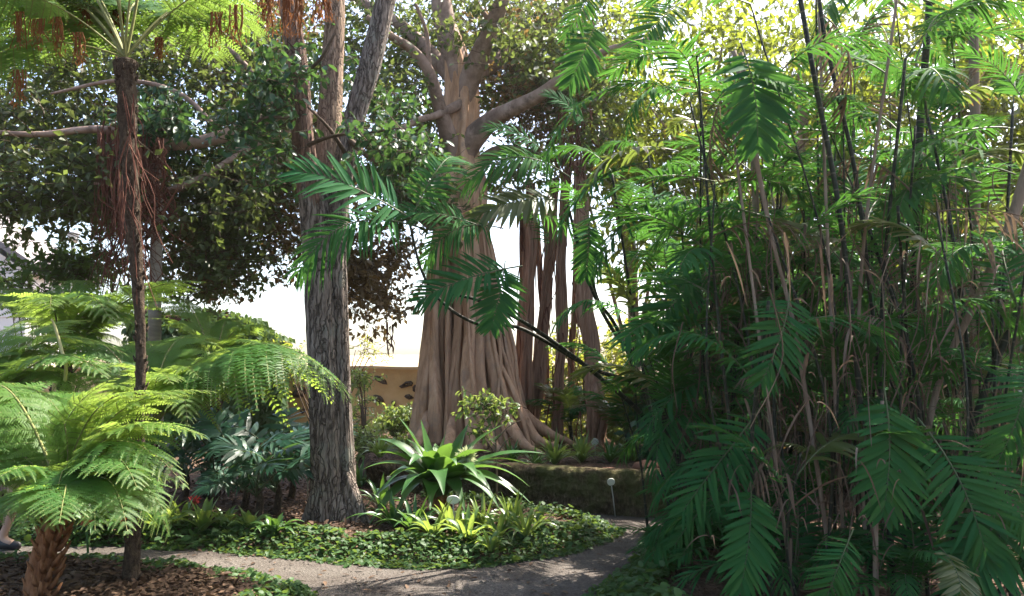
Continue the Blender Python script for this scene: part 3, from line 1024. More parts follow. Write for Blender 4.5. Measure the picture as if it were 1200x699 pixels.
# the free standing column at its left side
for spec in ([(494, 515, 12.6, 30), (498, 470, 12.6, 24), (503, 410, 12.7, 20), (507, 350, 12.75, 17), (511, 300, 12.8, 17), (520, 245, 12.8, 15), (529, 200, 12.9, 12)],
             [(512, 520, 12.3, 24), (511, 470, 12.3, 16), (509, 420, 12.55, 11), (509, 360, 12.6, 8), (514, 290, 12.7, 7)]):
    mb = MB()
    ptube(mb, spec, 60, 24, disp=lambda t, L: 1 + .12 * np.sin(t * 4 + L) + .1 * fbm(np.stack([np.cos(t) * 2, np.sin(t) * 2, L], -1), 3))
    obj('root_column', mb, M['ficus_bark'], fic)
for spec in ([(584, 405, 12.9, 4), (592, 445, 12.45, 11), (610, 490, 12.2, 18), (628, 515, 12.1, 13), (652, 524, 12.0, 6)], [(574, 440, 12.9, 4), (582, 472, 12.3, 12), (598, 500, 11.9, 16), (615, 522, 11.7, 11), (640, 534, 11.6, 5)],
             [(588, 380, 13.1, 3), (594, 420, 12.75, 9), (606, 475, 12.6, 14), (638, 505, 12.5, 12), (672, 520, 12.5, 5)], [(556, 440, 12.9, 4), (562, 485, 12.15, 10), (572, 512, 11.7, 12), (588, 530, 11.5, 7), (600, 537, 11.4, 4)],
             [(505, 455, 12.9, 4), (500, 492, 12.35, 12), (490, 518, 12.0, 14), (474, 530, 11.8, 6)], [(534, 445, 12.9, 4), (530, 492, 12.15, 10), (525, 520, 11.7, 14), (512, 536, 11.5, 6)]):
    mb = MB()
    ptube(mb, spec, 30, 12, disp=lambda t, L: 1 + .15 * fbm(np.stack([np.cos(t) * 2, np.sin(t) * 2, L * 2], -1), 3))
    obj('buttress_root', mb, M['ficus_bark'], fic)
LIMBS = [
    [(540, 120, 12.9, 36), (533, 70, 12.9, 32), (520, 20, 12.9, 26), (512, -40, 12.9, 22), (500, -110, 12.9, 14)],
    [(540, 140, 12.9, 20), (546, 105, 12.8, 28), (560, 68, 12.6, 24), (577, 30, 12.3, 20), (592, -10, 12.1, 17), (610, -80, 12, 11)],
    [(538, 215, 12.9, 14), (531, 180, 12.75, 24), (516, 130, 12.35, 17), (503, 85, 12.0, 14), (482, 58, 11.8, 12), (462, 45, 11.6, 10), (430, 20, 11.3, 6)],
    [(538, 200, 12.9, 22), (550, 168, 12.75, 30), (575, 142, 12.5, 23), (600, 128, 12.2, 19), (632, 112, 11.9, 16), (668, 85, 11.6, 12), (710, 60, 11.3, 9), (770, 45, 11, 6)],
    [(535, 235, 12.9, 14), (512, 215, 12.6, 26), (470, 195, 11.9, 20), (424, 160, 11.2, 18), (372, 140, 10.8, 18), (330, 132, 10.4, 18), (262, 160, 10.0, 16), (195, 170, 9.8, 15), (120, 152, 9.6, 10), (40, 158, 9.4, 7), (-60, 150, 9.2, 4)],
    [(510, 260, 12.9, 26), (430, 205, 13.6, 18), (352, 212, 13.2, 15), (300, 235, 13, 13), (247, 262, 12.8, 10), (190, 284, 12.6, 6)],
    [(535, 230, 13.2, 24), (580, 178, 13.8, 13), (640, 184, 14.2, 9), (700, 200, 14.5, 5)],
    [(545, 120, 12.8, 14), (512, 135, 12.2, 9), (486, 143, 11.8, 8), (440, 170, 11.4, 5)],
    [(540, 100, 13.2, 26), (600, 60, 14, 16), (650, 20, 14.6, 12), (700, -30, 15, 8)],
    [(470, 195, 11.9, 12), (420, 225, 11.4, 10), (340, 190, 11, 9), (270, 200, 10.6, 7), (190, 225, 10.3, 5), (110, 215, 10, 3)],
    [(372, 140, 10.8, 10), (300, 170, 10.2, 8), (220, 215, 9.9, 6), (130, 235, 9.6, 4)],
    [(530, 90, 13.1, 22), (470, 30, 13.6, 14), (400, -10, 14, 10)],
    [(262, 160, 10.2, 8), (210, 110, 10.1, 6), (140, 95, 10, 5), (60, 110, 9.9, 3)],
    [(330, 132, 10.5, 9), (300, 90, 10.6, 7), (262, 50, 10.7, 5), (220, 0, 10.8, 3)],
    [(503, 85, 12, 8), (500, 40, 11.8, 5), (487, 5, 11.7, 4)],
    [(577, 30, 12.3, 8), (560, 5, 12.1, 5), (548, -20, 12, 4)]]
for spec in LIMBS:
    mb = MB()
    ptube(mb, spec, 44, 14, disp=lambda t, L: 1 + .08 * fbm(np.stack([np.cos(t) * 2, np.sin(t) * 2, L * 1.5], -1), 3))
    obj('limb', mb, M['limb_bark'], fic)
HOLES = [(240, 88, 24, 15), (92, 118, 42, 9), (67, 194, 20, 10), (33, 203, 12, 7), (100, 157, 16, 6), (443, 67, 12, 22), (507, 68, 8, 12), (533, 7, 14, 10), (550, 122, 9, 18), (453, 173, 8, 8), (30, 275, 60, 26), (150, 300, 26, 30), (90, 300, 40, 26),
         (450, 395, 60, 28), (300, 318, 24, 26), (335, 335, 22, 20), (350, 290, 12, 12), (470, 350, 14, 30), (575, 160, 10, 5), (615, 165, 24, 8), (600, 60, 6, 16), (150, 40, 14, 8), (395, 355, 14, 12), (640, 290, 60, 60)]
LEFT = [(60, 185, 110, 55, 10.3, 13, 60), (40, 125, 80, 40, 10.3, 13, 26), (200, 215, 110, 50, 10.3, 13.5, 64), (268, 262, 50, 55, 10.3, 13.5, 44), (240, 305, 46, 30, 10.3, 13, 22), (60, 235, 90, 22, 10.3, 12, 24), (290, 100, 60, 70, 10.3, 14, 44), (215, 80, 60, 50, 10.3, 13, 26),
        (130, 110, 70, 60, 10.3, 14, 26), (330, 180, 50, 40, 10.3, 14, 26), (110, 30, 120, 50, 10.3, 14, 26), (250, 20, 80, 40, 10.3, 14, 24), (30, 50, 60, 60, 10.3, 14, 16), (180, 220, 120, 40, 9, 10, 8), (60, 190, 90, 40, 9, 10, 6), (290, 110, 40, 30, 9, 10, 4)]
MID = [(480, 120, 52, 70, 13.4, 15.5, 40), (430, 50, 50, 60, 12, 14.5, 26), (560, 25, 90, 40, 13.6, 16, 44), (610, 90, 50, 60, 13.4, 15.5, 36), (478, 190, 22, 40, 11, 12.6, 12), (605, 215, 36, 28, 13.2, 15, 12), (660, 60, 50, 60, 12.5, 15, 28), (478, 235, 26, 36, 11.5, 13, 14), (690, 140, 40, 60, 12, 15, 22), (580, -70, 160, 40, 10.5, 15, 30), (480, 105, 14, 10, 11.4, 11.8, 3), (620, 60, 26, 24, 11.6, 12.4, 6), (540, 20, 24, 14, 12, 12.6, 4)]
RUST = [(420, 300, 60, 40, 11.5, 14, 26), (440, 335, 44, 30, 11.5, 14, 16), (340, 260, 40, 50, 11.5, 14, 22), (375, 200, 50, 50, 12, 15, 22), (320, 40, 60, 40, 12, 15, 22), (590, 60, 50, 50, 13, 15.5, 22), (640, 130, 40, 50, 13, 15.5, 20), (240, 320, 30, 20, 11, 13, 8)]
for nm, ell, mt, lf in (('crown', LEFT, 'ficus_leaf', .125), ('crown', MID, 'ficus_leaf', .13), ('crown', RUST, 'rust_leaf', .125)):
    mb = crown(pblobs(ell, HOLES, .95 if ell is LEFT else 1.0), .42, 11, 7, lf, tw_len=.5, droop=.4, tpl=LEAF6 if nm == 'x' else LEAF4, wide=1.15)
    o = obj(nm, mb, [M[mt], M['wood_twig']], fic)
    if mt == 'rust_leaf': o['label'] = 'rusty brown leaf clusters lit from behind'


def root_curtain(parent, x0, x1, y0, y1, d, n, wv=5, name='aerial_root'):
    mb = MB()
    for k in range(n):
        x = rng.uniform(x0, x1)
        yb = y1 - abs(rng.normal()) * (y1 - y0) * .38
        ya = y0 + rng.random() * (y1 - y0) * .12
        dd = d + rng.normal() * .12
        pts = [(x + rng.normal() * wv * q / 3, ya + (yb - ya) * q / 5, dd + rng.normal() * .03, (.6 + 2.6 * rng.random() ** 3) * (1.2 - q * .14)) for q in range(6)]
        ptube(mb, pts, 16, 4, cap=False, rnd=rng.random())
    return obj(name, mb, M['root_hair'], parent)


root_curtain(fic, 114, 136, 140, 350, 9.5, 34, 9)
root_curtain(fic, 130, 172, 150, 370, 9.7, 90, 10)
root_curtain(fic, 160, 192, 160, 310, 9.6, 60, 13)
root_curtain(fic, 453, 462, 380, 425, 12.0, 7, 2)
root_curtain(fic, 655, 700, 120, 260, 12.4, 26, 6)

# slender aerial root trunks right of the fig
for k, (spec, lab) in enumerate((
        ([(618, 505, 13.6, 14), (616, 440, 13.6, 13), (618, 360, 13.6, 12), (621, 290, 13.6, 12), (622, 215, 13.6, 11)], 'thick brown aerial root trunk first right of the fig trunk'),
        ([(610, 500, 14.3, 8), (609, 420, 14.3, 8), (612, 330, 14.3, 7), (614, 240, 14.3, 6)], 'thin brown aerial root trunk half hidden by the fig trunk edge'),
        ([(622, 508, 13.9, 13), (632, 430, 13.9, 12), (641, 360, 13.9, 12), (645, 290, 13.9, 13), (650, 210, 13.9, 11)], 'leaning aerial root trunk that tilts right from its foot'),
        ([(655, 505, 13.2, 13), (656, 430, 13.2, 10), (658, 350, 13.2, 10), (660, 270, 13.2, 9), (664, 200, 13.2, 8)], 'slim dark aerial root trunk between the leaning one and the red one'),
        ([(640, 505, 14.6, 6), (640, 430, 14.6, 6), (634, 350, 14.6, 5), (630, 260, 14.6, 5)], 'thinnest aerial root stem behind the leaning aerial root trunk'),
        ([(700, 522, 12.4, 24), (696, 470, 12.4, 20), (690, 400, 12.5, 16), (686, 330, 12.5, 15), (684, 260, 12.5, 14), (680, 190, 12.6, 12)], 'red brown shaggy aerial root trunk standing apart on the right'),
        ([(672, 500, 14.8, 9), (670, 440, 14.8, 8), (672, 370, 14.8, 7), (676, 280, 14.8, 7)], 'faint aerial root stem behind and left of the red shaggy one'))):
    b0 = at(*spec[0][:3])
    th = thing('aerial_root_trunk', (b0[0], b0[1], b0[2]), lab, 'tree trunk', 'aerial root trunks beside the fig')
    mb = MB()
    spec = [(spec[0][0] + .5, spec[0][1] + 10, spec[0][2], spec[0][3] * 1.25)] + list(spec)
    fine = sm(np.array(spec, float), 11)
    fine[1:, 0] += rng.normal(size=10) * fine[1:, 3] * .11
    fine[1:, 3] *= rng.uniform(.75, 1.2, 10)
    spec = [tuple(r_) for r_ in fine]
    ptube(mb, spec, 60, 22, disp=lambda t, L: 1 + .16 * np.sin(t * 3 + L * 1.5) + .2 * fbm(np.stack([np.cos(t) * 2.2, np.sin(t) * 2.2, L * 1.2], -1), 3))
    for q in range(5):
        ph, fq = rng.uniform(0, 6.28), rng.uniform(.2, .6)
        ptube(mb, [(x + .5 * math.sin(ph + fq * e_) * w_, y, d - .12 * w_ / 14 - .04 * math.cos(ph + fq * e_), max(w_ * rng.uniform(.2, .4), 2)) for e_, (x, y, d, w_) in enumerate(spec)], 60, 8, rnd=rng.random())
    obj('trunk', mb, M['prop_bark'], th)
    mb = MB()
    for q in range(14):
        x, y, d, w_ = spec[rng.integers(1, len(spec))]
        x += rng.uniform(-.8, .8) * w_
        ptube(mb, [(x, y, d - .1, 1.6), (x + rng.normal() * 3, y + 25, d - .12, 1.4), (x + rng.normal() * 5, y + 55, d - .12, .8)], 10, 4, cap=False)
    tag(obj('root_fringe', mb, M['root_hair'], th), kind='stuff')

# ------------------------------------------------------------------ fissured tree in the island bed
tb = gp(392, 621)
D0 = tb[1]
ft = thing('fissured_tree', (tb[0], D0, .05), 'grey deeply fissured tree trunk that splits into three stems, in the island bed', 'tree')


def ridges(sd_):
    def f(t, L):
        w_ = .12 * fbm(np.stack([np.cos(t) * 1.5, np.sin(t) * 1.5, L * .8 + sd_], -1), 2)
        a = vnoise(np.stack([np.cos(t + w_) * 5.5, np.sin(t + w_) * 5.5, L * .9 + sd_ * 3.1], -1))
        c = vnoise(np.stack([np.cos(t + w_) * 12, np.sin(t + w_) * 12, L * 2.2 + sd_ * 5], -1))
        return 1 + .05 * np.sin(t * 3 + sd_) + .10 * (1 - 2 * np.abs(a)) + .045 * (1 - 2 * np.abs(c))
    return f


D1 = D0 + .1
mb = MB()
ptube(mb, [(386, 628, D0, 44), (384, 600, D0, 37), (383, 540, D0, 34), (380, 450, D0, 32), (375, 350, D0, 31), (371, 290, D0, 30), (365, 235, D0, 27), (359, 190, D0, 22), (355, 150, D0, 14)], 170, 90, disp=ridges(1.2))
ptube(mb, [(411, 628, D0 + .05, 27), (408, 600, D0 + .04, 21), (405, 540, D0 + .04, 19), (401, 450, D0 + .04, 18), (397, 350, D0 + .05, 19), (395, 290, D0 + .06, 20), (398, 235, D0 + .06, 21), (404, 190, D0 + .08, 19), (412, 150, D0 + .09, 12)], 170, 70, disp=ridges(4.7))
ptube(mb, [(396, 626, D1 + .06, 38), (394, 560, D1, 31), (391, 450, D1, 29), (386, 350, D1, 28), (384, 290, D1, 27), (383, 235, D1 + .08, 25), (384, 190, D1 + .2, 18)], 130, 64, disp=ridges(8.1))
for k in range(7):
    a = [(368, 614), (379, 618), (393, 620), (405, 618), (419, 614), (426, 608), (360, 608)][k]
    ptube(mb, [(a[0] * .4 + 392 * .6, a[1] - 60, D0, 8), (a[0] * .7 + 392 * .3, a[1] - 26, D0 - .1, 13), (a[0], a[1], D0 - .2 + abs(k - 3) * .05, 12), (a[0] + (a[0] - 392) * .35, a[1] + 14, D0 - .32 + abs(k - 3) * .06, 5)], 28, 16, disp=ridges(k))
obj('trunk', mb, M['fissured_bark'], ft)
for spec, mt, s_ in (([(374, 300, D0, 20), (367, 245, D0, 26), (358, 190, D0, 25), (353, 130, D0, 23), (350, 80, D0, 22), (342, 25, D0, 22), (332, -40, D0, 22), (322, -120, D0, 16)], 'red_bark', 2.2),
                     ([(394, 310, D0 + .06, 12), (397, 245, D0 + .06, 20), (405, 185, D0 + .08, 22), (418, 130, D0 + .1, 23), (434, 75, D0 + .1, 24), (446, 25, D0 + .12, 23), (460, -40, D0 + .1, 21), (475, -130, D0 + .1, 14)], 'fissured_bark', 3.9),
                     ([(383, 300, D1 + .04, 20), (383, 245, D1 + .08, 25), (384, 180, D1 + .25, 27), (388, 100, D1 + .4, 25), (392, 20, D1 + .5, 22), (394, -60, D1 + .5, 19), (396, -140, D1 + .5, 14)], 'fibrous_bark', 6.4)):
    mb = MB()
    ptube(mb, spec, 130, 56, disp=ridges(s_))
    obj('stem', mb, M[mt], ft)
for spec in ([(355, 150, D0, 9), (335, 118, D0 - .2, 6), (312, 100, D0 - .4, 4), (290, 95, D0 - .5, 2)], [(352, 90, D0, 6), (375, 70, D0 - .3, 4), (392, 40, D0 - .4, 3)], [(356, 172, D0, 6), (390, 160, D0 - .5, 4), (430, 156, D0 - .7, 3), (470, 150, D0 - .8, 2)],
             [(405, 180, D0, 6), (385, 150, D0 - .4, 4), (360, 125, D0 - .5, 2.4)], [(410, 165, D0, 8), (440, 190, D0 - .2, 5), (480, 210, D0 - .3, 3)], [(352, 140, D0, 5), (312, 138, D0 - .3, 3.5), (296, 150, D0 - .4, 2)]):
    mb = MB()
    ptube(mb, spec, 24, 8)
    obj('branch', mb, M['wood_twig'], ft)
mb = crown(pblobs([(318, 110, 28, 55, 7.4, 8.8, 13), (300, 150, 30, 30, 7.4, 8.2, 5), (435, 165, 22, 18, 7.4, 8, 4), (470, 200, 26, 18, 7.4, 8.2, 5), (450, 130, 20, 26, 8.6, 9, 4), (400, 80, 30, 30, 8.9, 9.6, 4), (320, 190, 16, 22, 8.4, 9, 3), (480, 170, 22, 24, 7.6, 8.4, 4)]), .2, 9, 7, .105, tw_len=.28, droop=.3, wide=1.1)
obj('crown', mb, [M['glossy_leaf'], M['wood_twig']], ft)

# ------------------------------------------------------------------ tree ferns
def stubs(mb, P0, P1, r, n, ln, mi=0):
    """old leaf bases round a fern trunk"""
    for k in range(n):
        f = (k + rng.random()) / n
        a = k * 2.4
        p = P0 * (1 - f) + P1 * f
        o = np.array([math.cos(a), math.sin(a), 0])
        tube(mb, np.array([p + o * r * .75, p + o * (r + ln * .3) + [0, 0, ln * .5], p + o * (r + ln * .65) + [0, 0, ln * (1 + .3 * rng.random())]]), [.02, .015, .006], 5, rnd=rng.random(), mi=mi)


TD = 5.75
t0 = gp(153, 694, .05)
tf = thing('tall_tree_fern', (t0[0], t0[1], .0), 'tall tree fern with a thin dark trunk and its crown near the top edge', 'tree fern')
mb = MB()
S = ptube(mb, [(153, 706, TD, 19), (154, 660, TD, 17), (158, 600, TD, 14), (163, 500, TD, 12), (165, 410, TD, 11), (161, 330, TD, 13), (154, 240, TD, 18), (150, 160, TD, 19), (148, 100, TD, 21), (147, 72, TD, 27)], 130, 28,
          disp=lambda t, L: 1 + .16 * fbm(np.stack([np.cos(t) * 3, np.sin(t) * 3, L * 9], -1), 3))
for k in range(200):
    i = rng.integers(6, 128)
    a = rng.random() * 2 * PI
    o = np.array([math.cos(a), math.sin(a), 0])
    p = S[i, :3] + o * S[i, 3] * .92
    tube(mb, np.array([p, p + o * .012 + [0, 0, .02], p + o * .022 + [0, 0, .045]]), [.012, .009, .004], 4)
obj('trunk', mb, M['fern_bark'], tf)
mb = MB()
for k in range(36):
    x0_, xx = 149 + rng.uniform(-9, 9), rng.normal() * 17
    y0_, ln_f = rng.uniform(100, 230), rng.uniform(60, 150)
    dd = TD - .12 + .24 * rng.random()
    ptube(mb, [(x0_, y0_, dd, 1.6), (x0_ + xx * .6, y0_ + ln_f * .4, dd, rng.uniform(.8, 2)), (x0_ + xx * .7 + rng.normal() * 5, y0_ + ln_f * .7, dd, 1.2), (x0_ + xx + 4, y0_ + ln_f, dd, .7)], 12, 4, cap=False, rnd=rng.random())
tag(obj('hanging_fibre', mb, M['root_hair'], tf), kind='stuff')
ct = at(147, 74, TD)
TIPS = [(-80, -15, 5.4, 0), (-60, 95, 5.5, 1), (10, -70, 6.4, 0), (110, -130, 6.6, 1), (205, -140, 6.4, 0), (318, -40, 5.7, 2), (300, 30, 6.9, 1), (60, 40, 7.3, 2), (-10, 45, 6.9, 1), (200, 30, 7.6, 0), (160, -190, 5.0, 2), (60, -120, 4.8, 0), (280, -160, 5.3, 1), (250, 55, 7.3, 1), (110, 20, 7.4, 0)]
for k, (x, y, d, v) in enumerate(TIPS):
    place('frond', [FERNT[0], FERNT[1], FERNT[0]][v], tf, ct + np.array([0, 0, .04]), at(x, y, d), scale=1)
for k, (x, y, ln, d) in enumerate(((22, 14, 42, 5.5), (43, 22, 34, 5.5), (68, 20, 44, 5.6), (92, 38, 36, 5.6), (22, 82, 40, 5.5), (137, 10, 34, 6.4), (100, 0, 30, 6.4), (252, 14, 40, 5.6), (275, 6, 46, 5.6), (318, -20, 60, 5.3), (335, -16, 62, 5.2), (352, -10, 52, 5.1), (372, -20, 48, 5.2), (382, -14, 40, 5.3), (310, -20, 44, 5.4), (187, 44, 26, 6))):
    mb = MB()
    for q in range(9):
        xx = x + rng.normal() * 3.5
        ptube(mb, [(xx, y, d, 1.6), (xx + rng.normal() * 2, y + ln * .4, d, 1.6), (xx + rng.normal() * 4, y + ln * (.6 + .5 * rng.random()), d, 1)], 8, 4, cap=False, rnd=rng.random())
    n = 70
    P = np.array([at(x + rng.normal() * 5, y + ln * rng.random(), d + rng.normal() * .04) for _ in range(n)])
    scatter(mb, LEAF4, P, nrm(np.c_[rng.normal(size=(n, 2)), -1.6 * np.ones(n)]), rdir(n), .022 + .035 * rng.random(n), rng.random(n), .5)
    tag(obj('dead_frond', mb, M['dead_fern'], tf), kind='stuff')

# low tree fern in front
FD = 5.35
b0 = at(42, 712, FD)
lf = thing('low_tree_fern', (b0[0], FD, .05), 'low tree fern with a shaggy red brown trunk in the front left bed', 'tree fern')
mb = MB()
c0, c1 = at(44, 720, FD), at(72, 588, FD)
tube(mb, sm([c0, at(46, 680, FD), at(54, 640, FD), at(63, 610, FD), c1], 50), np.linspace(.085, .05, 50), 26, disp=lambda t, L: 1 + .28 * fbm(np.stack([np.cos(t) * 3, np.sin(t) * 3, L * 5], -1), 3))
stubs(mb, c0, c1, .066, 60, .085)
obj('trunk', mb, M['fern_fibre'], lf)
cc = c1 + np.array([0, 0, .02])
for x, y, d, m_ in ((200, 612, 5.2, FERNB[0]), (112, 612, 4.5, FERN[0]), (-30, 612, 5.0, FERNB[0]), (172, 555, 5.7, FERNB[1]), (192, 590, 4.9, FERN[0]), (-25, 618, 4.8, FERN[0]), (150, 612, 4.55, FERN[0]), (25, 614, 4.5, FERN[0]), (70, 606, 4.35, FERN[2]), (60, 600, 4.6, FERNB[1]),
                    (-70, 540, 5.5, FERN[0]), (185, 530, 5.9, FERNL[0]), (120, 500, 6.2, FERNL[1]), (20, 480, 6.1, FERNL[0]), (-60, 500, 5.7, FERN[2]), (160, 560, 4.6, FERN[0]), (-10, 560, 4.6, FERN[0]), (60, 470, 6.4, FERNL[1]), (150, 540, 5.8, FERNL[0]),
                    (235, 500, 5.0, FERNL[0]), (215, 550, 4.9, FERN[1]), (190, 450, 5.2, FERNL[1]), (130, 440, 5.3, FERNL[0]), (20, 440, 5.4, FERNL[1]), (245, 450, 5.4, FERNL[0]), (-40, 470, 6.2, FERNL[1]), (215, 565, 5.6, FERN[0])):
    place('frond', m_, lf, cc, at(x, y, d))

# middle tree fern: the big frond that reaches in front of the fissured trunk
MD = 6.7
b0 = gp(168, 640)
mf = thing('spreading_tree_fern', (b0[0], MD, .05), 'tree fern behind the thin dark trunk whose longest frond reaches the fissured tree', 'tree fern')
mb = MB()
c0, c1 = np.array([at(157, 600, MD)[0], MD, .0]), at(180, 500, MD)
tube(mb, sm([c0, (c0 + c1) / 2 + [-.04, 0, 0], c1], 40), np.linspace(.05, .05, 40), 22, disp=lambda t, L: 1 + .25 * fbm(np.stack([np.cos(t) * 3, np.sin(t) * 3, L * 6], -1), 3))
stubs(mb, c0 + (c1 - c0) * .5, c1, .05, 24, .1)
obj('trunk', mb, M['fern_bark'], mf)
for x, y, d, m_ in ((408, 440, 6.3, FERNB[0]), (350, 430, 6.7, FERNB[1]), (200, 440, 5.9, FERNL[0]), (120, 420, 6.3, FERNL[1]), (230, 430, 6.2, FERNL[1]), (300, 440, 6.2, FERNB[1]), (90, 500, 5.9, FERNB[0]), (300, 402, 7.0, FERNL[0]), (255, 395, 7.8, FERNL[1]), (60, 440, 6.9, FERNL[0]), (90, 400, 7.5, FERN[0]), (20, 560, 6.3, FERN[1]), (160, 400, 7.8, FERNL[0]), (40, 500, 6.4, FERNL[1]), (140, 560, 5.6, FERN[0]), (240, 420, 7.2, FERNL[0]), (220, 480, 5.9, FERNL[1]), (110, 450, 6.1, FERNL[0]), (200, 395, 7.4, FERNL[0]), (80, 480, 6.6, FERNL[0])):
    place('frond', m_, mf, c1, at(x, y, d))

# two ferns at the far left
for lab, bx, by, d, tips in (
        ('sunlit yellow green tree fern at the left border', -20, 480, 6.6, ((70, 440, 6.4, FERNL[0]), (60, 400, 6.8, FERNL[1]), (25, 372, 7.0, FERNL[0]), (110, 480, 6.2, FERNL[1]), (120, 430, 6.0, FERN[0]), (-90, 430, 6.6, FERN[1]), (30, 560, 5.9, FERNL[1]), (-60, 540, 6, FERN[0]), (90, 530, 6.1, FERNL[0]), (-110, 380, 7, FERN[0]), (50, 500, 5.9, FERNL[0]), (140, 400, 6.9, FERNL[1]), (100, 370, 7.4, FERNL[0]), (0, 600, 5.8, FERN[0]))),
        ('dull green tree fern at the back, under the white house', 75, 420, 8.6, ((165, 352, 8.2, FERN[0]), (170, 380, 8.0, FERN[1]), (-10, 350, 8.3, FERN[0]), (20, 335, 9.4, FERN[2]), (100, 325, 9.6, FERN[0]), (150, 400, 8.6, FERN[1]), (-20, 400, 8.0, FERN[0]), (60, 350, 7.2, FERNL[0]), (130, 360, 7.5, FERN[1]), (235, 325, 8.2, FERN[2]), (200, 350, 9.6, FERN[2]), (-60, 365, 9, FERN[1]), (10, 440, 7.6, FERN[0]), (130, 450, 7.6, FERN[1]))),
        ('tree fern with hazy fronds hanging before the brick outbuilding', 250, 430, 9.6, ((180, 370, 9.2, FERN[0]), (330, 385, 9.4, FERN[1]), (300, 400, 8.8, FERN[2]), (200, 345, 10.2, FERN[0]), (270, 372, 10.3, FERN[1]), (190, 430, 9, FERN[0]), (320, 430, 9, FERN[1]), (245, 460, 8.4, FERN[0])))):
    c1 = at(bx, by, d)
    th = thing('back_tree_fern', (c1[0], d, .05), lab, 'tree fern')
    mb = MB()
    c0 = np.array([c1[0] + .05, d, 0])
    tube(mb, sm([c0, (c0 + c1) / 2 + [.03, 0, 0], c1], 40), np.linspace(.1, .07, 40), 18, disp=lambda t, L: 1 + .25 * fbm(np.stack([np.cos(t) * 3, np.sin(t) * 3, L * 6], -1), 3))
    stubs(mb, c0, c1, .08, 24, .13)
    obj('trunk', mb, M['fern_bark'], th)
    for x, y, dd, m_ in tips:
        place('frond', m_, th, c1, at(x, y, dd))
    if bx < 0:
        mb = MB()
        ptube(mb, [(60, 520, 6.5, 3), (77, 440, 6.3, 4), (72, 410, 6.3, 3.6), (64, 382, 6.3, 3), (60, 374, 6.28, 2)], 24, 8)
        obj('petiole', mb, plain('pale_petiole', (.33, .31, .13), .5, .3, .15), th)

# pale ringed trunk
p0 = at(180, 560, 9.9)
th = thing('ringed_tree', (p0[0], 9.9, .05), 'slim pale ringed trunk right behind the thin dark fern trunk', 'tree')
mb = MB()
ptube(mb, [(184, 590, 9.9, 18), (183, 500, 9.9, 16), (181, 420, 9.9, 15), (182, 340, 9.9, 14), (184, 260, 9.9, 13), (186, 180, 9.9, 11)], 70, 18, disp=lambda t, L: 1 + .03 * np.sin(L * 55))
obj('trunk', mb, M['pale_trunk'], th)
mb = crown(pblobs([(190, 150, 34, 30, 9.5, 10.5, 14)]), .3, 10, 7, .14, tw_len=.4)
obj('crown', mb, [M['glossy_leaf'], M['wood_twig']], th)

# ------------------------------------------------------------------ strap leaved plants
STRAP_S = np.linspace(0, 1, 14)


def strap(mb, base, tip, hgt, w, twist=0.0, chan=.35, rnd=None):
    """one channelled strap leaf arching from base to tip"""
    base, tip = np.asarray(base, float), np.asarray(tip, float)
    t = STRAP_S[:, None]
    mid = (base * .52 + tip * .48) + np.array([0, 0, hgt])
    C = (1 - t) ** 2 * base + 2 * t * (1 - t) * mid + t ** 2 * tip
    T = nrm(np.gradient(C, axis=0))
    hor = nrm(np.array([tip[0] - base[0], tip[1] - base[1], 0]) + 1e-4)
    Y = np.array([-hor[1], hor[0], 0])
    a = twist * t[:, 0]
    Nn = nrm(np.cross(T, Y))
    Yt = np.cos(a)[:, None] * Y + np.sin(a)[:, None] * Nn
    Nt = np.cross(T, Yt)
    wp = w * (.55 + .45 * np.sin(PI * np.clip(t[:, 0] * 1.2, 0, 1) ** .8)) * np.clip((1 - t[:, 0]) * 3.2, 0.02, 1) ** .7
    wp = wp * (1 + .05 * rng.normal(size=14))
    k = np.array([-1, -.5, 0, .5, 1])
    V = C[:, None] + (k[None] * wp[:, None])[..., None] * Yt[:, None] + ((np.abs(k) * chan)[None] * wp[:, None])[..., None] * Nt[:, None]
    q = np.array([[s * 5 + c, s * 5 + c + 1, s * 5 + 6 + c, s * 5 + 5 + c] for s in range(13) for c in range(4)])
    mb.add(V.reshape(-1, 3), q, None, rng.random() if rnd is None else rnd, np.repeat(STRAP_S, 5))


SD = 8.35
sb = np.array([at(513, 590, SD)[0], SD, .1])
sp = thing('crinum_plant', sb, 'large strap leaved crinum with arching glossy leaves, right of the fissured trunk', 'plant')
top_ = sb + np.array([0, 0, .28])
for x, y, d, h, w_ in ((467, 489, 8.2, .12, .062), (493, 492, 8.4, .1, .05), (523, 505, 8.5, .1, .05), (549, 497, 8.6, .12, .055), (592, 497, 8.5, .22, .06), (440, 532, 8.1, .34, .062), (424, 551, 8.3, .34, .06), (427, 597, 8.0, .42, .066), (433, 615, 7.8, .45, .066), (461, 608, 7.7, .45, .062), (504, 598, 7.6, .45, .06),
                       (584, 594, 7.9, .5, .062), (621, 571, 8.1, .45, .06), (622, 590, 8.3, .5, .058), (638, 532, 8.4, .3, .055), (560, 560, 7.6, .45, .062), (480, 545, 7.7, .4, .06), (535, 545, 7.8, .4, .058), (455, 560, 8.9, .4, .06), (600, 548, 9, .35, .058), (510, 520, 9, .2, .055), (560, 520, 9.1, .3, .055), (477, 515, 8.8, .2, .055), (545, 600, 7.8, .5, .06), (448, 575, 7.9, .42, .06), (470, 580, 7.5, .45, .06), (605, 580, 8, .45, .06), (575, 575, 7.6, .45, .06), (530, 520, 8, .25, .06), (500, 530, 7.9, .3, .055), (440, 515, 8.6, .3, .055), (620, 545, 8.8, .35, .055), (575, 530, 7.9, .35, .06), (520, 580, 7.4, .45, .06)):
    mb = MB()
    a_ = rng.random() * 2 * PI
    strap(mb, top_ + np.array([math.cos(a_), math.sin(a_), 0]) * .06 - [0, 0, .1 * rng.random()], at(x, y, d), h, w_ * 1.75, rng.uniform(-.5, .5), .22)
    obj('leaf', mb, M['strap_leaf'], sp)
mb = MB()
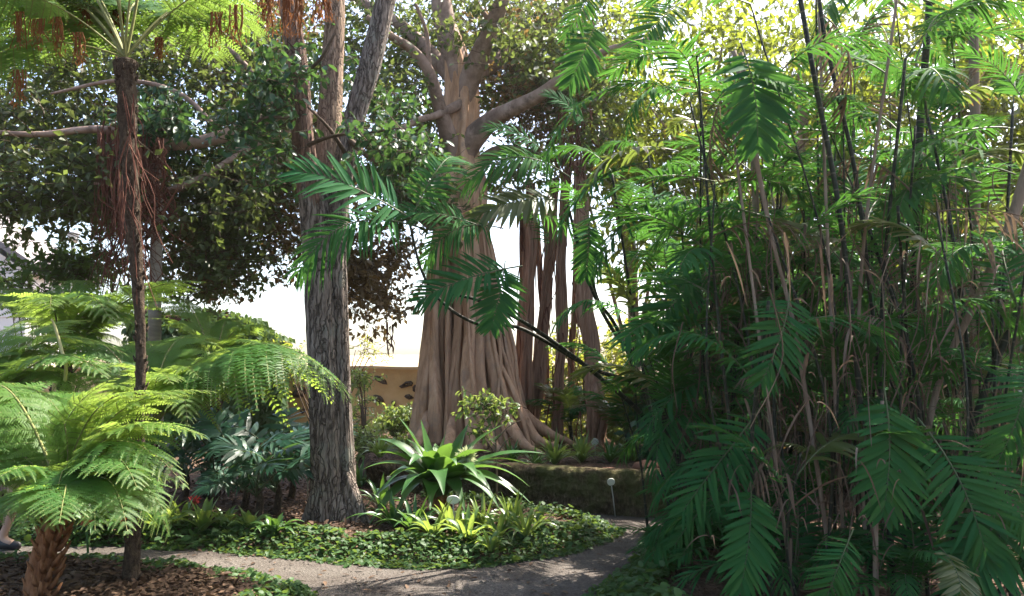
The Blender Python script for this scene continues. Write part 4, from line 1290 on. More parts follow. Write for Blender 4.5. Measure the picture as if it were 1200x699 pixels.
tube(mb, sm([sb - [0, 0, .05], sb + [.01, 0, .15], top_], 20), np.linspace(.11, .08, 20), 16, disp=lambda t, L: 1 + .15 * np.sin(t * 5 + L * 20))
obj('stem', mb, M['fern_fibre'], sp)
mb = MB()
fh = at(547, 536, 8.2)
tube(mb, sm([top_, (top_ + fh) / 2 + [0, 0, .1], fh], 16), .012, 8)
obj('flower_stalk', mb, M['strap_leaf'], sp)
mb = MB()
n = 130
D_ = rdir(n)
scatter(mb, BLADE, np.repeat(fh[None], n, 0), D_, rdir(n), .1 + .05 * rng.random(n), rng.random(n), 1.4)
obj('flower_head', mb, M['flower_white'], sp)


def rosette(mb, base, n, ln, w, up=.8, spread=1.0):
    for k in range(n):
        a = k * 2.4 + rng.random()
        L = ln * rng.uniform(.65, 1.1)
        e = rng.uniform(.25, 1.0)
        tip = base + np.array([math.cos(a) * L * e * spread, math.sin(a) * L * e * spread, L * (1.05 - e) * up])
        strap(mb, base + np.array([math.cos(a), math.sin(a), 0]) * .02, tip, L * .35 * e + .03, w * rng.uniform(.8, 1.15), rng.uniform(-.6, .6))


LILY = ((462, 618, 'dark leaved lily clump at the foot of the fissured trunk', 'strap_leaf', .52), (486, 626, 'upright lily clump with white streaked leaves in front of the crinum', 'strap_leaf', .5), (508, 632, 'lily clump in front of the crinum stem, beside the oval label', 'lily_leaf', .48), (530, 626, 'narrow yellow stemmed lily clump under the oval label', 'lily_leaf', .5),
        (548, 634, 'pale lily clump close to the bed edge right of the oval label', 'lily_leaf', .46), (566, 622, 'bright lily clump under the drooping crinum leaf tips', 'lily_leaf', .48), (584, 632, 'yellow green lily clump in the middle of the sunny row', 'lily_leaf', .46), (600, 619, 'lily clump at the back of the sunny row beside the path', 'lily_leaf', .48), (616, 630, 'broad lily clump at the front of the sunny row', 'lily_leaf', .46), (632, 620, 'last lily clump at the right end of the sunny row', 'lily_leaf', .33), (575, 645, 'small lily clump sunk in the ivy edging', 'lily_leaf', .26), (446, 596, 'low lily clump half behind the fissured trunk', 'strap_leaf', .5))
for x, y, lab, mt, ln in LILY:
    b0 = gp(x, y, .1)
    mb = MB()
    rosette(mb, b0, 20, ln, .024, 1.0)
    solo('lily_clump', mb, M[mt], lab, 'plant', 'lily clumps in the island bed', origin=b0)

# low plants left of the fissured trunk
for x, y, lab, mt, ln in ((190, 622, 'bright broad leaved clump beside the thin dark trunk', 'lily_leaf', 0.60), (214, 616, 'sunlit light green clump left of the pink flower', 'lily_leaf', 0.44), (238, 622, 'light green clump under the pink flower', 'lily_leaf', 0.44), (262, 618, 'greyish green clump right of the pink flower', 'lily_leaf', 0.36),
                          (292, 622, 'narrow leaved clump in front of the split leaf philodendrons', 'lily_leaf', 0.35), (322, 626, 'sparse clump on the leaf litter near the fissured trunk', 'strap_leaf', 0.34), (170, 612, 'shaded broad leaved clump behind the thin dark trunk', 'strap_leaf', 0.47), (110, 620, 'clump below the orange flowers', 'strap_leaf', 0.65), (140, 622, 'clump with dark leaves between the orange flowers and the thin trunk', 'strap_leaf', 0.47)):
    b0 = gp(x, y, .1)
    mb = MB()
    rosette(mb, b0, 16, ln, .036, .9)
    solo('broadleaf_clump', mb, M[mt], lab, 'plant', 'low clumps behind the path', origin=b0)


def torch(px, py, d, mt, lab, r=.07):
    c = at(px, py, d)
    th = thing('torch_flower', (c[0], d, .1), lab, 'flower')
    mb = MB()
    tube(mb, sm([[c[0] + .03, d, .05], [c[0] + .02, d, c[2] * .5], c], 14), .01, 7)
    obj('stem', mb, M['strap_leaf'], th)
    mb = MB()
    n = 90
    D_ = rdir(n, .5)
    scatter(mb, LEAF6, np.repeat(c[None], n, 0) - D_ * .01, D_, rdir(n), r * (.7 + .6 * rng.random(n)), rng.random(n), .8)
    obj('bloom', mb, M[mt], th)


torch(228, 588, 8.3, 'flower_pink', 'round pink flower on a short stem among light green leaves', .075)
torch(148, 612, 6.9, 'flower_orange', 'orange flower just left of the thin dark trunk', .06)
torch(101, 612, 6.9, 'flower_orange', 'orange flower nearest the shaggy red brown trunk', .06)

# philodendrons
for x, y, d, n, s, lab in ((250, 560, 9.3, 12, .95, 'philodendron with dark split leaves in front of the ochre wall'), (285, 580, 8.8, 14, .85, 'philodendron with glossy split leaves in the middle of the group'), (322, 590, 8.5, 13, .8, 'philodendron with pale shining leaves next to the fissured trunk'), (340, 560, 9.4, 12, .95, 'tall philodendron behind the fissured trunk, left side'),
                           (215, 575, 9.6, 10, .85, 'philodendron in the shade under the long fern frond'), (300, 600, 8.2, 10, .55, 'small philodendron in front with leaves hanging to the litter')):
    c = np.array([at(x, y, d)[0], d, .12])
    th = thing('philodendron', c, lab, 'plant', 'split leaf philodendrons')
    mb = MB()
    tube(mb, sm([c - [0, 0, .1], c + [.04, 0, .15], c + [.02, .02, .3]], 14), [.05 - .002 * q for q in range(14)], 10)
    obj('stem', mb, M['fern_bark'], th)
    for k in range(n):
        a = k * 2.4 + rng.random() * .6
        e = rng.uniform(.5, 1.0)
        L = s * rng.uniform(.75, 1.15)
        tip = c + np.array([math.cos(a) * L * e, math.sin(a) * L * e - .1, .25 + L * rng.uniform(.05, .85)])
        place('leaf', PHILO[k % 2], th, c + [0, 0, .22], tip, (0, -.5, 1), wide=1.0)

# ------------------------------------------------------------------ raised bed plants
for x, y, d, n, ln, w_, mt, lab in ((650, 548, 10.4, 60, .55, .017, 'lily_leaf', 'large bright grassy clump on the raised bed behind the stone wall'), (682, 545, 10.6, 50, .5, .016, 'lily_leaf', 'grassy clump right of the large bright one on the raised bed'), (600, 548, 10.8, 36, .45, .018, 'strap_leaf', 'dark grassy clump at the foot of the fig roots'), (628, 552, 10.2, 30, .36, .016, 'strap_leaf', 'short grassy clump overhanging the stone wall'),
                                    (715, 540, 10.6, 36, .48, .02, 'strap_leaf', 'grassy clump behind the round plant label on the raised bed'), (742, 540, 10.8, 30, .45, .02, 'lily_leaf', 'grassy clump beside the palm thicket on the raised bed'), (445, 540, 11.2, 34, .5, .022, 'lily_leaf', 'sunny grassy clump between the fissured trunk and the fig'), (475, 535, 11.6, 30, .42, .02, 'lily_leaf', 'grassy clump left of the fig roots'), (422, 530, 10.4, 30, .5, .02, 'strap_leaf', 'grassy clump just right of the fissured trunk')):
    p = at(x, y, d)
    b0 = np.array([p[0], d, max(bz(p[0], d), .08)])
    mb = MB()
    rosette(mb, b0, n, ln, w_, 1.05)
    solo('grassy_clump', mb, M[mt], lab, 'plant', 'grassy clumps on the raised bed', origin=b0)


def shrub(name, ell, mt, lab, leaf=.08, ntw=10, nlf=7, rad=.2, tw=.25, group=None, tpl=LEAF6, trunk=True, wide=1.0, cat='shrub', foot=None, twm='wood_twig'):
    C = pblobs(ell)
    cx, cy = C[:, 0].mean(), C[:, 1].mean()
    b0 = np.array([cx, cy, 0.0]) if foot is None else np.asarray(foot, float)
    th = thing(name, b0, lab, cat, group)
    obj('crown', crown(C, rad, ntw, nlf, leaf, tpl, tw, mb=None, wide=wide), [M[mt], M[twm]], th)
    if trunk:
        mb = MB()
        hub = b0 + np.array([0, 0, .1])
        for q in range(min(len(C), 14)):
            c = C[(q * 7) % len(C)]
            tube(mb, sm([b0 + rng.normal(size=3) * [.06, .06, 0], (hub * .5 + c * .5) + rng.normal(size=3) * .06, c], 14), np.linspace(.02, .006, 14), 6)
        obj('stem', mb, M['wood_twig'], th)
    return th


shrub('variegated_shrub', [(472, 494, 22, 12, 14, 15, 14)], 'shrub_leaf', 'pale variegated shrub against the ochre wall left of the fig', .1, 12, 8, .16, .22)
shrub('climbing_shrub', [(424, 470, 7, 36, 12.5, 13.5, 9), (428, 510, 10, 16, 12, 13, 7)], 'shrub_leaf', 'tall light green shrub showing right of the fissured trunk', .09, 8, 6, .12, .2)
shrub('leafy_shrub', [(80, 318, 30, 16, 11.5, 13, 14), (120, 310, 26, 20, 11.5, 13, 9), (30, 330, 30, 10, 11.5, 13, 8)], 'ivy_leaf', 'leafy shrub that hides the house eaves behind the back ferns', .12, 9, 7, .25, .35)
shrub('wispy_shrub', [(428, 415, 16, 14, 15, 16, 5), (345, 420, 14, 30, 15, 16, 6)], 'yellow_leaf', 'wispy shrub with sparse twigs above the ochre wall top', .07, 6, 6, .25, .4)
shrub('low_hedge_shrub', [(436, 528, 20, 10, 12, 13, 9), (466, 526, 18, 6, 12.5, 13.2, 7)], 'shrub_leaf', 'low sunlit shrub before the wall at the fig foot', .09, 10, 7, .18, .22)
sh = thing('young_sapling', gp(582, 596, .1), 'thin young sapling with a few leaves in front of the fig trunk', 'sapling')
mb = MB()
ptube(mb, [(583, 600, 9.0, 3), (582, 560, 9.0, 2.6), (581, 520, 9.0, 2.4), (580, 488, 9.0, 1.8), (582, 470, 9, 1.2)], 20, 6)
for x, y in ((556, 484), (604, 478), (548, 500), (612, 492), (560, 510), (600, 512), (570, 470)):
    ptube(mb, [(581, min(y + 24, 540), 9.0, 1.6), ((581 + x) / 2, y + 8, 8.98, 1.2), (x, y, 8.95, .8)], 10, 5)
obj('stem', mb, M['pale_cane'], sh)
mb = crown(pblobs([(575, 478, 34, 12, 8.8, 9.2, 14), (575, 500, 24, 12, 8.8, 9.2, 3)]), .07, 4, 5, .09, tw_len=.14)
obj('crown', mb, [M['shrub_leaf'], M['wood_twig']], sh)
# backlit shrubs behind the aerial root trunks
shrub('backlit_shrub', [(640, 470, 34, 40, 16, 18, 20)], 'yellow_leaf', 'yellow green backlit shrub behind the leaning aerial root trunks', .16, 9, 7, .3, .4, 'backlit shrubs behind the fig', LEAF4)
shrub('backlit_shrub', [(725, 450, 36, 60, 15, 17, 36)], 'yellow_leaf', 'yellow green backlit shrub right of the red shaggy trunk', .15, 10, 7, .3, .4, 'backlit shrubs behind the fig', LEAF4)
shrub('backlit_shrub', [(735, 500, 40, 30, 12.5, 14, 26)], 'shrub_leaf', 'light green shrub low behind the raised bed plants on the right', .12, 10, 7, .25, .3, 'backlit shrubs behind the fig', LEAF6)
shrub('backlit_shrub', [(590, 500, 60, 20, 17, 18, 16), (560, 490, 60, 20, 16.5, 17, 8)], 'yellow_leaf', 'dark low shrub behind the fig trunk foot', .14, 9, 7, .3, .35, 'backlit shrubs behind the fig', LEAF4)
shrub('backlit_shrub', [(618, 505, 24, 12, 14, 15, 14), (655, 500, 26, 14, 14, 15, 14)], 'yellow_leaf', 'low yellow green shrub at the feet of the aerial root trunks', .12, 10, 7, .22, .3, 'backlit shrubs behind the fig', LEAF4)
shrub('backlit_shrub', [(680, 430, 30, 40, 15, 16, 18)], 'yellow_leaf', 'tall loose yellow green shrub between the red shaggy trunk and its faint neighbour', .13, 9, 7, .28, .35, 'backlit shrubs behind the fig', LEAF4)
# fine leaved small palms there
for x, y, d, lab in ((735, 520, 11.4, 'small bright palm between the red shaggy trunk and the thicket'), (668, 500, 13.2, 'small yellow green palm behind the raised bed clumps')):
    p = at(x, y, d)
    c = np.array([p[0], d, .4])
    th = thing('small_palm', c, lab, 'palm')
    mb = MB()
    tube(mb, sm([c - [0, 0, .1], c + [.02, 0, .15], c + [0, 0, .35]], 12), .035, 8)
    obj('stem', mb, M['cane'], th)
    for k in range(11):
        a = k * 2.4
        L = rng.uniform(.8, 1.25)
        place('frond', PALM_TAN if k % 2 else PALM[1], th, c + [0, 0, .3], c + np.array([math.cos(a) * L * .8, math.sin(a) * L * .8, .3 + L * rng.uniform(.3, .9)]))
for x, y, d, lab in ((930, 690, 5.3, 'low young palm on the ground under the tall dark ringed canes'), (1070, 695, 5.0, 'low young palm beside the large hanging frond at the bottom edge'), (1185, 690, 5.2, 'low young palm in the bottom right corner'), (860, 640, 6.0, 'young palm at the thicket edge next to the ground cover'), (790, 660, 6.1, 'smallest young palm where the thicket meets the path')):
    c = np.array([at(x, y, d)[0], d, .08])
    th = thing('small_palm', c, lab, 'palm', 'young palms on the thicket floor')
    mb = MB()
    tube(mb, sm([c - [0, 0, .1], c + [.02, 0, .1], c + [0, 0, .22]], 12), .02, 8)
    obj('stem', mb, M['cane'], th)
    for k in range(12):
        a = k * 2.4 + x
        L = rng.uniform(.55, .95) * (.6 if x == 790 else 1)
        place('frond', PALM[k % 4], th, c + [0, 0, .18], c + np.array([math.cos(a) * L * .85, math.sin(a) * L * .7, .1 + L * rng.uniform(.1, .75)]))
# reddish rocks / red rocks on the bed
for x, y, d, s, lab in ((756, 548, 9.6, .13, 'reddish boulder on the raised bed edge beside the palms'), (716, 552, 9.3, .08, 'small reddish rock lying on the stone wall top')):
    mb = MB()
    V = ICO * np.array([s * 1.4, s, s * .6]) * (1 + .3 * fbm(ICO * 1.5 + x, 2))[:, None]
    c = at(x, y, d)
    mb.add(V + c, iq)
    solo('rock', mb, M['terracotta'], lab, 'rock', origin=c)

# ------------------------------------------------------------------ plant labels
for x, y, yb, d, r, lab in ((716, 565, 601, 8.95, .045, 'round white plant label on a stake in front of the stone wall'), (360, 545, 590, 8.6, .048, 'round white plant label left of the fissured trunk'), (531, 586, 622, 7.55, .046, 'oval pale plant label among the lilies in front of the crinum'), (697, 518, 540, 11.3, .055, 'pale plant label standing among the raised bed plants'), (456, 561, 590, 8.6, .03, 'small plant label between the fissured trunk and the crinum')):
    c = at(x, y, d)
    foot = at(x + (5 if x == 716 else 1), yb, d)
    th = thing('plant_label', (foot[0], d, foot[2]), lab, 'plant label', 'plant labels on stakes')
    mb = MB()
    tube(mb, np.array([[foot[0], d, foot[2] - .05], [(foot[0] + c[0]) / 2, d, (foot[2] + c[2]) / 2], [c[0], d + .012, c[2]]]), .007, 8)
    obj('stake', mb, M['stake'], th)
    mb = MB()
    k = 1.35 if x == 531 else 1.0
    prof_ = np.array([(.001, .008), (r - .006, .008), (r, .004), (r, -.004), (r - .006, -.008), (.001, -.008)])
    t_ = MB()
    lathe(t_, prof_, (0, 0, 0), 28, axis='y')
    V = np.concatenate(t_.V) * np.array([k, 1, 1])
    a = -.35
    V = V @ np.array([[1, 0, 0], [0, math.cos(a), math.sin(a)], [0, -math.sin(a), math.cos(a)]]).T
    mb.add(V + c, np.concatenate(t_.Q))
    obj('disc', mb, M['label_white'], th, False)

# ------------------------------------------------------------------ ground cover and litter
def cover(poly, band, n, reg, leaf, hgt, mt, lab, inner=False):
    P = np.c_[rng.uniform(reg[0], reg[1], n), rng.uniform(reg[2], reg[3], n)]
    s = sdf(P, poly)
    nz_ = fbm(np.c_[P * 2.1, P[:, :1] * 0], 3)
    ok = (s > -.1 + .06 * nz_) & (s < band * (1 + .5 * nz_))
    P, s, nz_ = P[ok], s[ok], nz_[ok]
    h = hgt * np.clip((s + .14) / .22, .2, 1) * np.clip((band * 1.25 - s) / (band * .5), .25, 1) * (.55 + .5 * nz_ + .5 * rng.random(len(P)))
    z = bed_height(P) + np.clip(h, .005, 1) * rng.random(len(P)) ** .5
    k = len(P)
    mb = MB()
    scatter(mb, LEAF6, np.c_[P, np.maximum(z, .012)], nrm(np.c_[rng.normal(size=(k, 2)), rng.normal(size=k) * .35 - .1]), nrm(np.c_[rng.normal(size=(k, 2)) * .5, np.ones(k)]), leaf * (.6 + .8 * rng.random(k)), np.clip(rng.random(k) * .7 + .3 * nz_, 0, 1), 1.7)
    return solo('ground_cover', mb, M[mt], lab, 'ground cover', kind='stuff')


cover(ISLAND, .55, 60000, (-5.5, 1.3, 6.2, 9.8), .045, .085, 'ivy_leaf', 'ivy like ground cover edging the island bed along the path')
cover(ISLAND, .5, 3600, (-5.5, 1.3, 6.2, 9.8), .07, .12, 'ivy_leaf', 'larger weed leaves mixed into the island bed edging')
cover(FRONT, .34, 26000, (-6, -1.2, 5, 7.2), .045, .08, 'ivy_leaf', 'ivy like ground cover edging the front left bed')
cover(RIGHT, .55, 22000, (.3, 3.0, 4.6, 9.6), .06, .2, 'ivy_leaf', 'low ground cover at the foot of the palm thicket')


def litter(reg, n, poly, lab, edge=.0):
    P = np.c_[rng.uniform(reg[0], reg[1], n), rng.uniform(reg[2], reg[3], n)]
    P = P[sdf(P, poly) > edge]
    k = len(P)
    mb = MB()
    scatter(mb, LEAF6, np.c_[P, bed_height(P) + .008 + .035 * rng.random(k)], nrm(np.c_[rng.normal(size=(k, 2)), rng.normal(size=k) * .22]), nrm(np.c_[rng.normal(size=(k, 2)) * .35, np.ones(k)]), .03 + .055 * rng.random(k), rng.random(k), 1.2)
    solo('leaf_litter', mb, M['litter_leaf'], lab, 'leaf litter', kind='stuff')


litter((-5.5, -1.3, 4.8, 7.0), 13000, FRONT, 'brown dry leaves covering the front left bed', .12)
litter((-5.5, 1.0, 6.8, 11), 12000, ISLAND, 'brown dry leaves lying in the island bed', .3)
litter((.7, 6, 3.5, 10), 3500, RIGHT, 'dry leaves lying under the palm thicket', .1)
n = 520
P = np.c_[rng.uniform(-3, 1.8, n), rng.uniform(5.3, 9, n)]
P = P[np.maximum.reduce([sdf(P, ISLAND), sdf(P, FRONT), sdf(P, RIGHT)]) < 0]
k = len(P)
mb = MB()
scatter(mb, LEAF6, np.c_[P, np.full(k, .014)], nrm(np.c_[rng.normal(size=(k, 2)), rng.normal(size=k) * .1]), nrm(np.c_[rng.normal(size=(k, 2)) * .2, np.ones(k)]), .03 + .05 * rng.random(k), rng.random(k), 1.0)
solo('fallen_leaves', mb, M['litter_leaf'], 'a few fallen dry leaves lying on the gravel path', 'fallen leaves', kind='stuff')

# ------------------------------------------------------------------ palm thicket on the right
FR = []


def clump(lab, px, py, d, ncane, hts, spread, lean, hero_canes=(), hero_fronds=(), nfr=3, ndry=6, seed=0, fl=(.6, 1.0)):
    r = np.random.default_rng(100 + seed)
    g0 = np.array([at(px, py, d)[0], d, .05])
    th = thing('clumping_palm', g0, lab, 'palm', 'clumping palms of the thicket')
    nf = 0
    for k in range(ncane):
        a = r.random() * 2 * PI
        rr = spread * math.sqrt(r.random())
        b0 = g0 + np.array([math.cos(a) * rr, math.sin(a) * rr * .8, -.1])
        H = r.uniform(*hts)
        la = a + r.normal() * .5
        le = lean * r.uniform(.2, 1.3)
        tp = b0 + np.array([math.cos(la) * le * H, math.sin(la) * le * H * .7, H])
        mid = (b0 + tp) / 2 - np.array([math.cos(la), math.sin(la), 0]) * le * H * .3 + r.normal(size=3) * [.12, .12, 0]
        mb = MB()
        P_ = sm([b0, mid, tp], 40)
        rad = r.uniform(.007, .015)
        L_ = np.linspace(0, H, 40)
        tube(mb, P_, rad * (1.1 - .35 * np.linspace(0, 1, 40)), 10)
        dead = r.random() < .06
        obj('cane', mb, M['pale_cane'] if dead else M['cane'], th)
        if dead and r.random() < .7:
            for q in range(2):
                L = r.uniform(.5, .9)
                aa = r.random() * 2 * PI
                place('dry_frond', DRY[q], th, tp, tp + np.array([math.cos(aa) * .25, math.sin(aa) * .25, -L]), (math.cos(aa), math.sin(aa), .2))
            continue
        for q in range(nfr):
            aa = la + q * 2.4 + r.normal() * .3
            L = r.uniform(*fl)
            e = r.uniform(-.25, .75)
            tip = tp + np.array([math.cos(aa) * L * math.cos(e), math.sin(aa) * L * math.cos(e), L * math.sin(e)])
            if tip[1] < 4.75:
                continue
            if nf < 88:
                place('frond', PALM[r.integers(0, 4)] if r.random() < .9 else (PALM_TAN if r.random() < .5 else DRY[r.integers(0, 3)]), th, P_[max(39 - 5 * q, 15)], tip + (P_[max(39 - 5 * q, 15)] - tp), (0, 0, 1))
                nf += 1
    for spec, mt in hero_canes:
        mb = MB()
        ptube(mb, spec, 60, 12)
        obj('cane', mb, M[mt], th)
    for hf in hero_fronds:
        x0, y0, dd0, x1, y1, dd1, v = hf[:7]
        up = hf[7] if len(hf) > 7 else (0, 0, 1)
        wd = hf[8] if len(hf) > 8 else 1.0
        place('frond', PALM_TAN if v == 9 else PALM[v], th, at(x0, y0, dd0), at(x1, y1, dd1), up, wide=wd)
        FR.append((th, x0, y0, dd0))
    mb = MB()
    for k in range(ndry * 9):
        x, y = max(px + r.normal() * 70, 800), r.uniform(180, 560)
        dd = d + r.normal() * .4
        ln = r.uniform(50, 190)
        ptube(mb, [(x, y, dd, r.uniform(1.0, 2.2)), (x + r.normal() * 10, y + ln * .5, dd, 1.5), (x + r.normal() * 26, y + ln, dd + r.normal() * .1, .9)], 14, 4, cap=False, rnd=r.random())
    for k in range(ndry * 42):                                   # papery sheaths and split dry leaflets
        x, y = max(px + r.normal() * 80, 815 + 40 * r.random()), r.uniform(260, 640)
        dd = d + r.normal() * .5
        p = at(x, y, dd)
        sm_ = k > ndry * 12
        mbp = p + (np.array([r.normal() * .07, r.normal() * .06, -r.uniform(.03, .16)]) if sm_ else np.array([r.normal() * .12, r.normal() * .1, -r.uniform(.15, .45)]))
        strap(mb, p, mbp, r.uniform(.02, .09), r.uniform(.003, .008) if sm_ else r.uniform(.005, .013), r.uniform(-3, 3), .8, r.random())
    if ndry:
        tag(obj('dry_leaf_strips', mb, M['dry_strip'], th), kind='stuff')
    return th


UPC = (0, -.9, .45)       # upper side turned to the viewer
clump('nearest palm clump with tall dark ringed canes leaning left', 985, 720, 5.2, 18, (1.0, 4.6), .55, .13,
      [([(1022, 720, 5.2, 6), (1018, 600, 5.2, 6), (1004, 430, 5.2, 6), (984, 250, 5.2, 6), (956, 100, 5.2, 6), (938, 0, 5.2, 6), (925, -80, 5.2, 8)], 'cane'),
       ([(1050, 720, 5.4, 5), (1040, 560, 5.4, 5), (1026, 400, 5.4, 5), (1004, 215, 5.4, 5), (984, 120, 5.4, 5), (966, 40, 5.4, 5), (952, -60, 5.4, 5)], 'cane'),
       ([(1027, 720, 4.9, 7), (1026, 650, 4.9, 6), (1027, 590, 4.9, 5.5), (1034, 470, 4.9, 4)], 'pale_cane'),
       ([(980, 720, 5.2, 5), (965, 600, 5.2, 5), (950, 500, 5.2, 5), (930, 380, 5.2, 5), (905, 280, 5.2, 4.5), (885, 180, 5.2, 6), (868, 62, 5.1, 6)], 'pale_cane')],
      [(1036, 455, 4.95, 1035, 600, 4.7, 4, UPC, 1.05), (868, 50, 5.0, 888, 172, 4.85, 4, UPC, 1.15), (1075, 490, 5.0, 1155, 648, 4.6, 2, (-.3, -.8, .5), 1.15), (926, 335, 5.0, 892, 448, 4.8, 2, UPC, 1.15), (890, 480, 5.3, 800, 600, 5.0, 0, (0, -.6, .8)), (880, 560, 5.0, 868, 690, 4.7, 4, UPC, .9), (965, 540, 5.0, 900, 527, 5.0, 9, (0, 0, 1), .6), (1000, 620, 4.6, 960, 720, 4.5, 1, UPC)], 4, 7, 1)
clump('palm clump at the right border with a leaning pale trunk', 1150, 720, 5.5, 16, (.9, 4.4), .55, .17,
      [([(1062, 720, 5.5, 9), (1075, 580, 5.5, 9), (1100, 450, 5.5, 7), (1148, 345, 5.5, 9), (1180, 275, 5.5, 12), (1204, 200, 5.5, 13), (1235, 100, 5.5, 13)], 'pale_cane'),
       ([(1110, 720, 5.6, 8), (1125, 560, 5.6, 8), (1150, 470, 5.6, 8), (1190, 370, 5.6, 8), (1230, 280, 5.6, 8)], 'cane')],
      [(1180, 150, 5.4, 1060, 196, 5.2, 2), (1190, 205, 5.3, 1070, 232, 5.1, 0), (1150, 215, 5.3, 1052, 272, 5.1, 3), (1048, 450, 5.8, 1142, 368, 5.6, 0, (0, -.5, .9)), (1205, 130, 5.2, 1130, 60, 5.2, 2), (1110, 520, 5.0, 1210, 640, 4.6, 0, UPC), (1170, 560, 5, 1130, 700, 4.6, 4, UPC), (1210, 420, 5, 1170, 540, 4.8, 1, UPC), (1100, 640, 4.7, 1120, 730, 4.4, 9, UPC), (1200, 300, 5.2, 1100, 330, 5.0, 1)], 4, 6, 2)
clump('palm clump at the thicket front whose fronds hang over the path', 840, 640, 6.6, 17, (.9, 5.0), .5, .15,
      [([(912, 640, 6.5, 7), (900, 480, 6.5, 7), (889, 340, 6.5, 8), (886, 250, 6.5, 8), (880, 160, 6.5, 7), (860, 60, 6.5, 6)], 'pale_cane')],
      [(838, 310, 6.3, 745, 405, 6.0, 2, (.2, -.6, .8)), (860, 440, 6.4, 757, 505, 6.0, 0), (850, 480, 6.4, 770, 570, 6.0, 3), (850, 590, 6.2, 765, 655, 5.8, 1), (870, 540, 6, 790, 640, 5.7, 0, (0, -.5, .8)), (800, 220, 6.5, 700, 320, 6.3, 0), (835, 112, 6.4, 735, 150, 6.2, 3), (800, 0, 6.3, 738, 66, 6.1, 2, (.3, -.5, .8)), (735, 98, 6.5, 640, 190, 6.3, 0), (795, 178, 6.5, 685, 222, 6.3, 9), (760, 190, 6.4, 655, 272, 6.2, 0), (850, 240, 6.3, 772, 270, 6.1, 1),
       (690, 255, 6.8, 686, 325, 6.7, 4, UPC), (700, -20, 6.5, 662, 45, 6.4, 0, (.3, -.5, .8)), (700, 20, 6.5, 668, 98, 6.4, 4, (.2, -.8, .5)), (870, 300, 6.3, 800, 350, 6, 1)], 4, 6, 3)
clump('palm clump in the middle of the thicket behind the dark ringed canes', 985, 640, 7.2, 16, (1.4, 5.6), .6, .12, [([(1062, 640, 7, 10), (1068, 440, 7, 10), (1074, 250, 7, 9), (1078, 150, 7, 9), (1088, 20, 7, 8), (1090, -60, 7, 7)], 'cane')],
      [(1095, 5, 6.8, 960, 40, 6.5, 3), (1085, 50, 6.9, 1205, 45, 6.6, 2), (1000, 330, 6.8, 940, 240, 6.7, 0), (1020, 320, 6.8, 990, 400, 6.4, 1, UPC)], 4, 7, 4)
clump('palm clump at the back right corner of the thicket', 1130, 640, 7.4, 15, (1.4, 5.6), .6, .14, [([(1143, 640, 7.6, 10), (1142, 400, 7.6, 10), (1143, 180, 7.6, 11), (1141, 60, 7.6, 11), (1140, -60, 7.6, 11)], 'pale_cane')], [], 4, 6, 5)
clump('palm clump deep in the thicket behind the hanging front fronds', 890, 610, 8.3, 15, (1.6, 5.4), .6, .14, [], [], 4, 6, 6)
clump('palm with long thin dark canes arching left over the raised bed', 790, 600, 8.0, 6, (.8, 2.6), .3, .16,
      [([(815, 580, 8.0, 7), (760, 495, 7.8, 6), (700, 440, 7.5, 5.5), (640, 395, 7.2, 5), (600, 370, 7.0, 4.5), (560, 352, 6.9, 4), (530, 345, 6.85, 3)], 'cane'),
       ([(810, 590, 8.0, 6), (770, 470, 7.8, 5.5), (690, 430, 7.6, 5), (610, 385, 7.2, 4.5), (560, 380, 7.0, 4), (520, 356, 6.9, 3.5), (495, 320, 6.8, 3), (480, 262, 6.7, 3)], 'cane'),
       ([(800, 590, 8.1, 6), (765, 450, 8, 5), (720, 390, 7.8, 4.5), (690, 330, 7.6, 4), (665, 240, 7.4, 3.5)], 'cane'),
       ([(805, 590, 8.1, 6), (730, 400, 8, 4.5), (700, 350, 7.8, 4), (692, 300, 7.6, 3.5), (690, 255, 7.5, 3)], 'cane')],
      [(490, 262, 6.7, 346, 200, 6.3, 2, (.1, -.75, .6), 1.15), (490, 266, 6.7, 348, 322, 6.3, 1, (0, -.7, .6), 1.1), (480, 260, 6.7, 535, 185, 7.2, 1, (0, -.7, .6)), (560, 264, 6.9, 468, 250, 6.7, 2, (0, -.7, .6), 1.1), (668, 208, 7.3, 545, 216, 7.1, 1, (0, -.7, .6), 1.15), (664, 236, 7.3, 548, 262, 7.1, 9, (0, -.7, .6), 1.1), (590, 268, 7.1, 496, 310, 6.9, 1, (0, -.7, .6), 1.15), (612, 312, 7.0, 492, 352, 6.7, 2, (0, -.7, .6), 1.15), (640, 180, 7.3, 570, 150, 7.1, 0, (0, -.7, .6)), (690, 150, 7.2, 640, 110, 7.0, 2, (0, -.7, .6)), (592, 306, 6.95, 576, 384, 6.7, 4, UPC, 1.2), (640, 300, 7.2, 600, 250, 7.4, 3), (665, 240, 7.4, 740, 200, 7.4, 2), (655, 225, 7.3, 590, 180, 7.5, 0), (690, 255, 7.5, 640, 215, 7.2, 1), (600, 250, 7.2, 680, 280, 7.5, 0)], 2, 0, 7)

